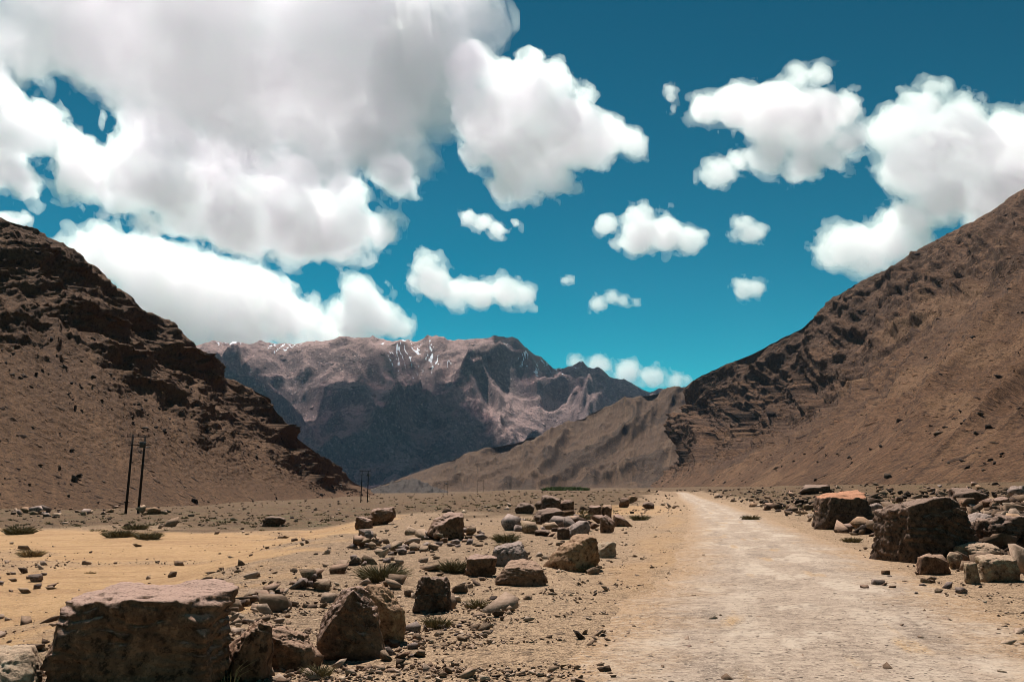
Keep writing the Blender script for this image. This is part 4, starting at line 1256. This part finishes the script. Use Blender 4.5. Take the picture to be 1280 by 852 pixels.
    for _ in range(70):
        p_ = at(rng.uniform(682, 732), 611 + rng.uniform(-.5, 1.5), rng.uniform(560, 640))
        V, Fc, t = blades(rng, 60, 2.6, 3.4 * rng.uniform(.5, 1.1), .5, 1.1, .3)
        Vs.append(V + np.array([p_[0], p_[1], float(ground_z(p_[0], p_[1]))])); Fs.append(Fc + c); Ts.append(t); c += len(V)
    o = mesh_obj('green_thicket', np.concatenate(Vs), np.concatenate(Fs), leaf_material('thicket_leaves', (.05, .085, .02), (.13, .17, .045)))
    attr(o, 'tone', np.concatenate(Ts)); o['kind'] = 'stuff'; o['label'] = 'bright green thicket at the far end of the valley floor'

# ------------------------------------------------------------------ power poles
def tube(name, a, b, r0, r1, mat, parent, n=10):
    a, b = np.array(a, float), np.array(b, float)
    d = b - a; L = np.linalg.norm(d); d /= L
    u = np.cross(d, [0.3, 1, 0.1]); u /= np.linalg.norm(u); w = np.cross(d, u)
    V = []
    for p_, r in ((a, r0), (b, r1)):
        for k in range(n):
            t = 2 * math.pi * k / n
            V.append(p_ + r * (math.cos(t) * u + math.sin(t) * w))
    V += [a, b]
    Fc = []
    for k in range(n):
        k2 = (k + 1) % n
        Fc += [[k, k2, n + k2], [k, n + k2, n + k], [2 * n, k2, k], [2 * n + 1, n + k, n + k2]]
    return mesh_obj(name, V, Fc, mat, parent, smooth=False)

def build_poles():
    m = NT('creosoted_wood'); c = m.coord('Object', (8, 8, 1))
    m.base(m.mix(m.noise(c, 2.0, 4), (.018, .013, .011), (.042, .030, .024))); wood = m.m
    m = NT('dull_steel'); m.base((.06, .058, .056)); m.b.inputs['Roughness'].default_value = .6; steel = m.m
    m = NT('brown_porcelain'); m.base((.09, .035, .02)); m.b.inputs['Roughness'].default_value = .3; porc = m.m
    def hframe(pxa, pxb, yb, Y, h, label, lean=.0, box=True):
        z0 = at((pxa + pxb) / 2, yb, Y)[2]
        xa, xb = at(pxa, yb, Y)[0], at(pxb, yb, Y)[0]
        cx = (xa + xb) / 2; w = (xb - xa) / 2
        zg = float(ground_z(cx, Y)); h = h + (z0 - zg) * 0
        root = bpy.data.objects.new('power_pole_frame', None); COL.objects.link(root); root.location = (cx, Y, zg)
        ra, rb = (.13, .10) if Y < 300 else (.08, .06)
        tube('pole', (-w, 0, -.6), (-w + lean, 0, h), ra, rb, wood, root)
        tube('pole', (w, .15, -.6), (w + lean, .15, h * .985), ra, rb, wood, root)
        zc = h - .22
        tube('crossarm', (-w - .55 + lean, -.16, zc), (w + .55 + lean, -.16, zc), .055, .055, wood, root, 6)
        tube('crossarm', (-w - .35 + lean, -.16, h * .865), (w + .75 + lean, -.16, h * .865), .045, .045, wood, root, 6)
        for k in (-w - .45, 0, w + .45):
            tube('insulator', (k + lean, -.16, zc + .05), (k + lean, -.16, zc + .30), .05, .035, porc, root, 8)
        if box:
            b = tube('transformer', (w + lean, -.48, h * .835), (w + lean, -.48, h * .905), .30, .30, steel, root, 14)
            b2 = tube('platform', (w - .5 + lean, -.45, h * .83), (w + .75 + lean, -.45, h * .83), .05, .05, steel, root, 6)
        tag(root, label, 'power pole')
    hframe(157, 172, 636.5, 98, 7.6, 'twin dark wooden power poles with transformer below the scree slope with banded cliffs', .33)
    hframe(451, 459, 618, 235, 7.8, 'distant twin power poles at the foot of the banded cliff mountain', .2)
    hframe(555, 559, 615, 520, 7.4, 'tiny far twin power poles in front of the small dark knoll', .1, False)
    hframe(597, 604, 614.5, 560, 7.2, 'tiny far twin power poles between the small dark knoll and the green thicket', .1, False)

# ------------------------------------------------------------------ assemble the setting
build_ground(); print('ground', time.time() - T0)
build_road()
ML_ = build_left(); MRT = build_right(); build_mid(); build_far(); print('mountains', time.time() - T0)
build_clouds(); print('clouds', time.time() - T0)
build_haze()

materials()
build_boulders(); print('boulders', time.time() - T0)
build_stones(); build_stuff(); print('stones', time.time() - T0)
DEB = [(.025, .018, .013), (.045, .031, .022), (.07, .048, .033), (.12, .084, .058)]
slope_debris(ML_[1], ML_[2], 4500, .4, 2.0, 21, 'left_slope_debris', 'dark rocks littering the left scree slope', .15, .98, DEB)
slope_debris(MRT[1], MRT[2], 6000, .6, 2.4, 31, 'right_slope_debris', 'dark rocks littering the right scree slope', .1, .98, DEB)
build_plants(); build_poles(); print('all', time.time() - T0)
print('TRIS', sum(len(o.data.loops) - 2 * len(o.data.polygons) for o in sc.objects if o.type == 'MESH'), 'objs', len(sc.objects))
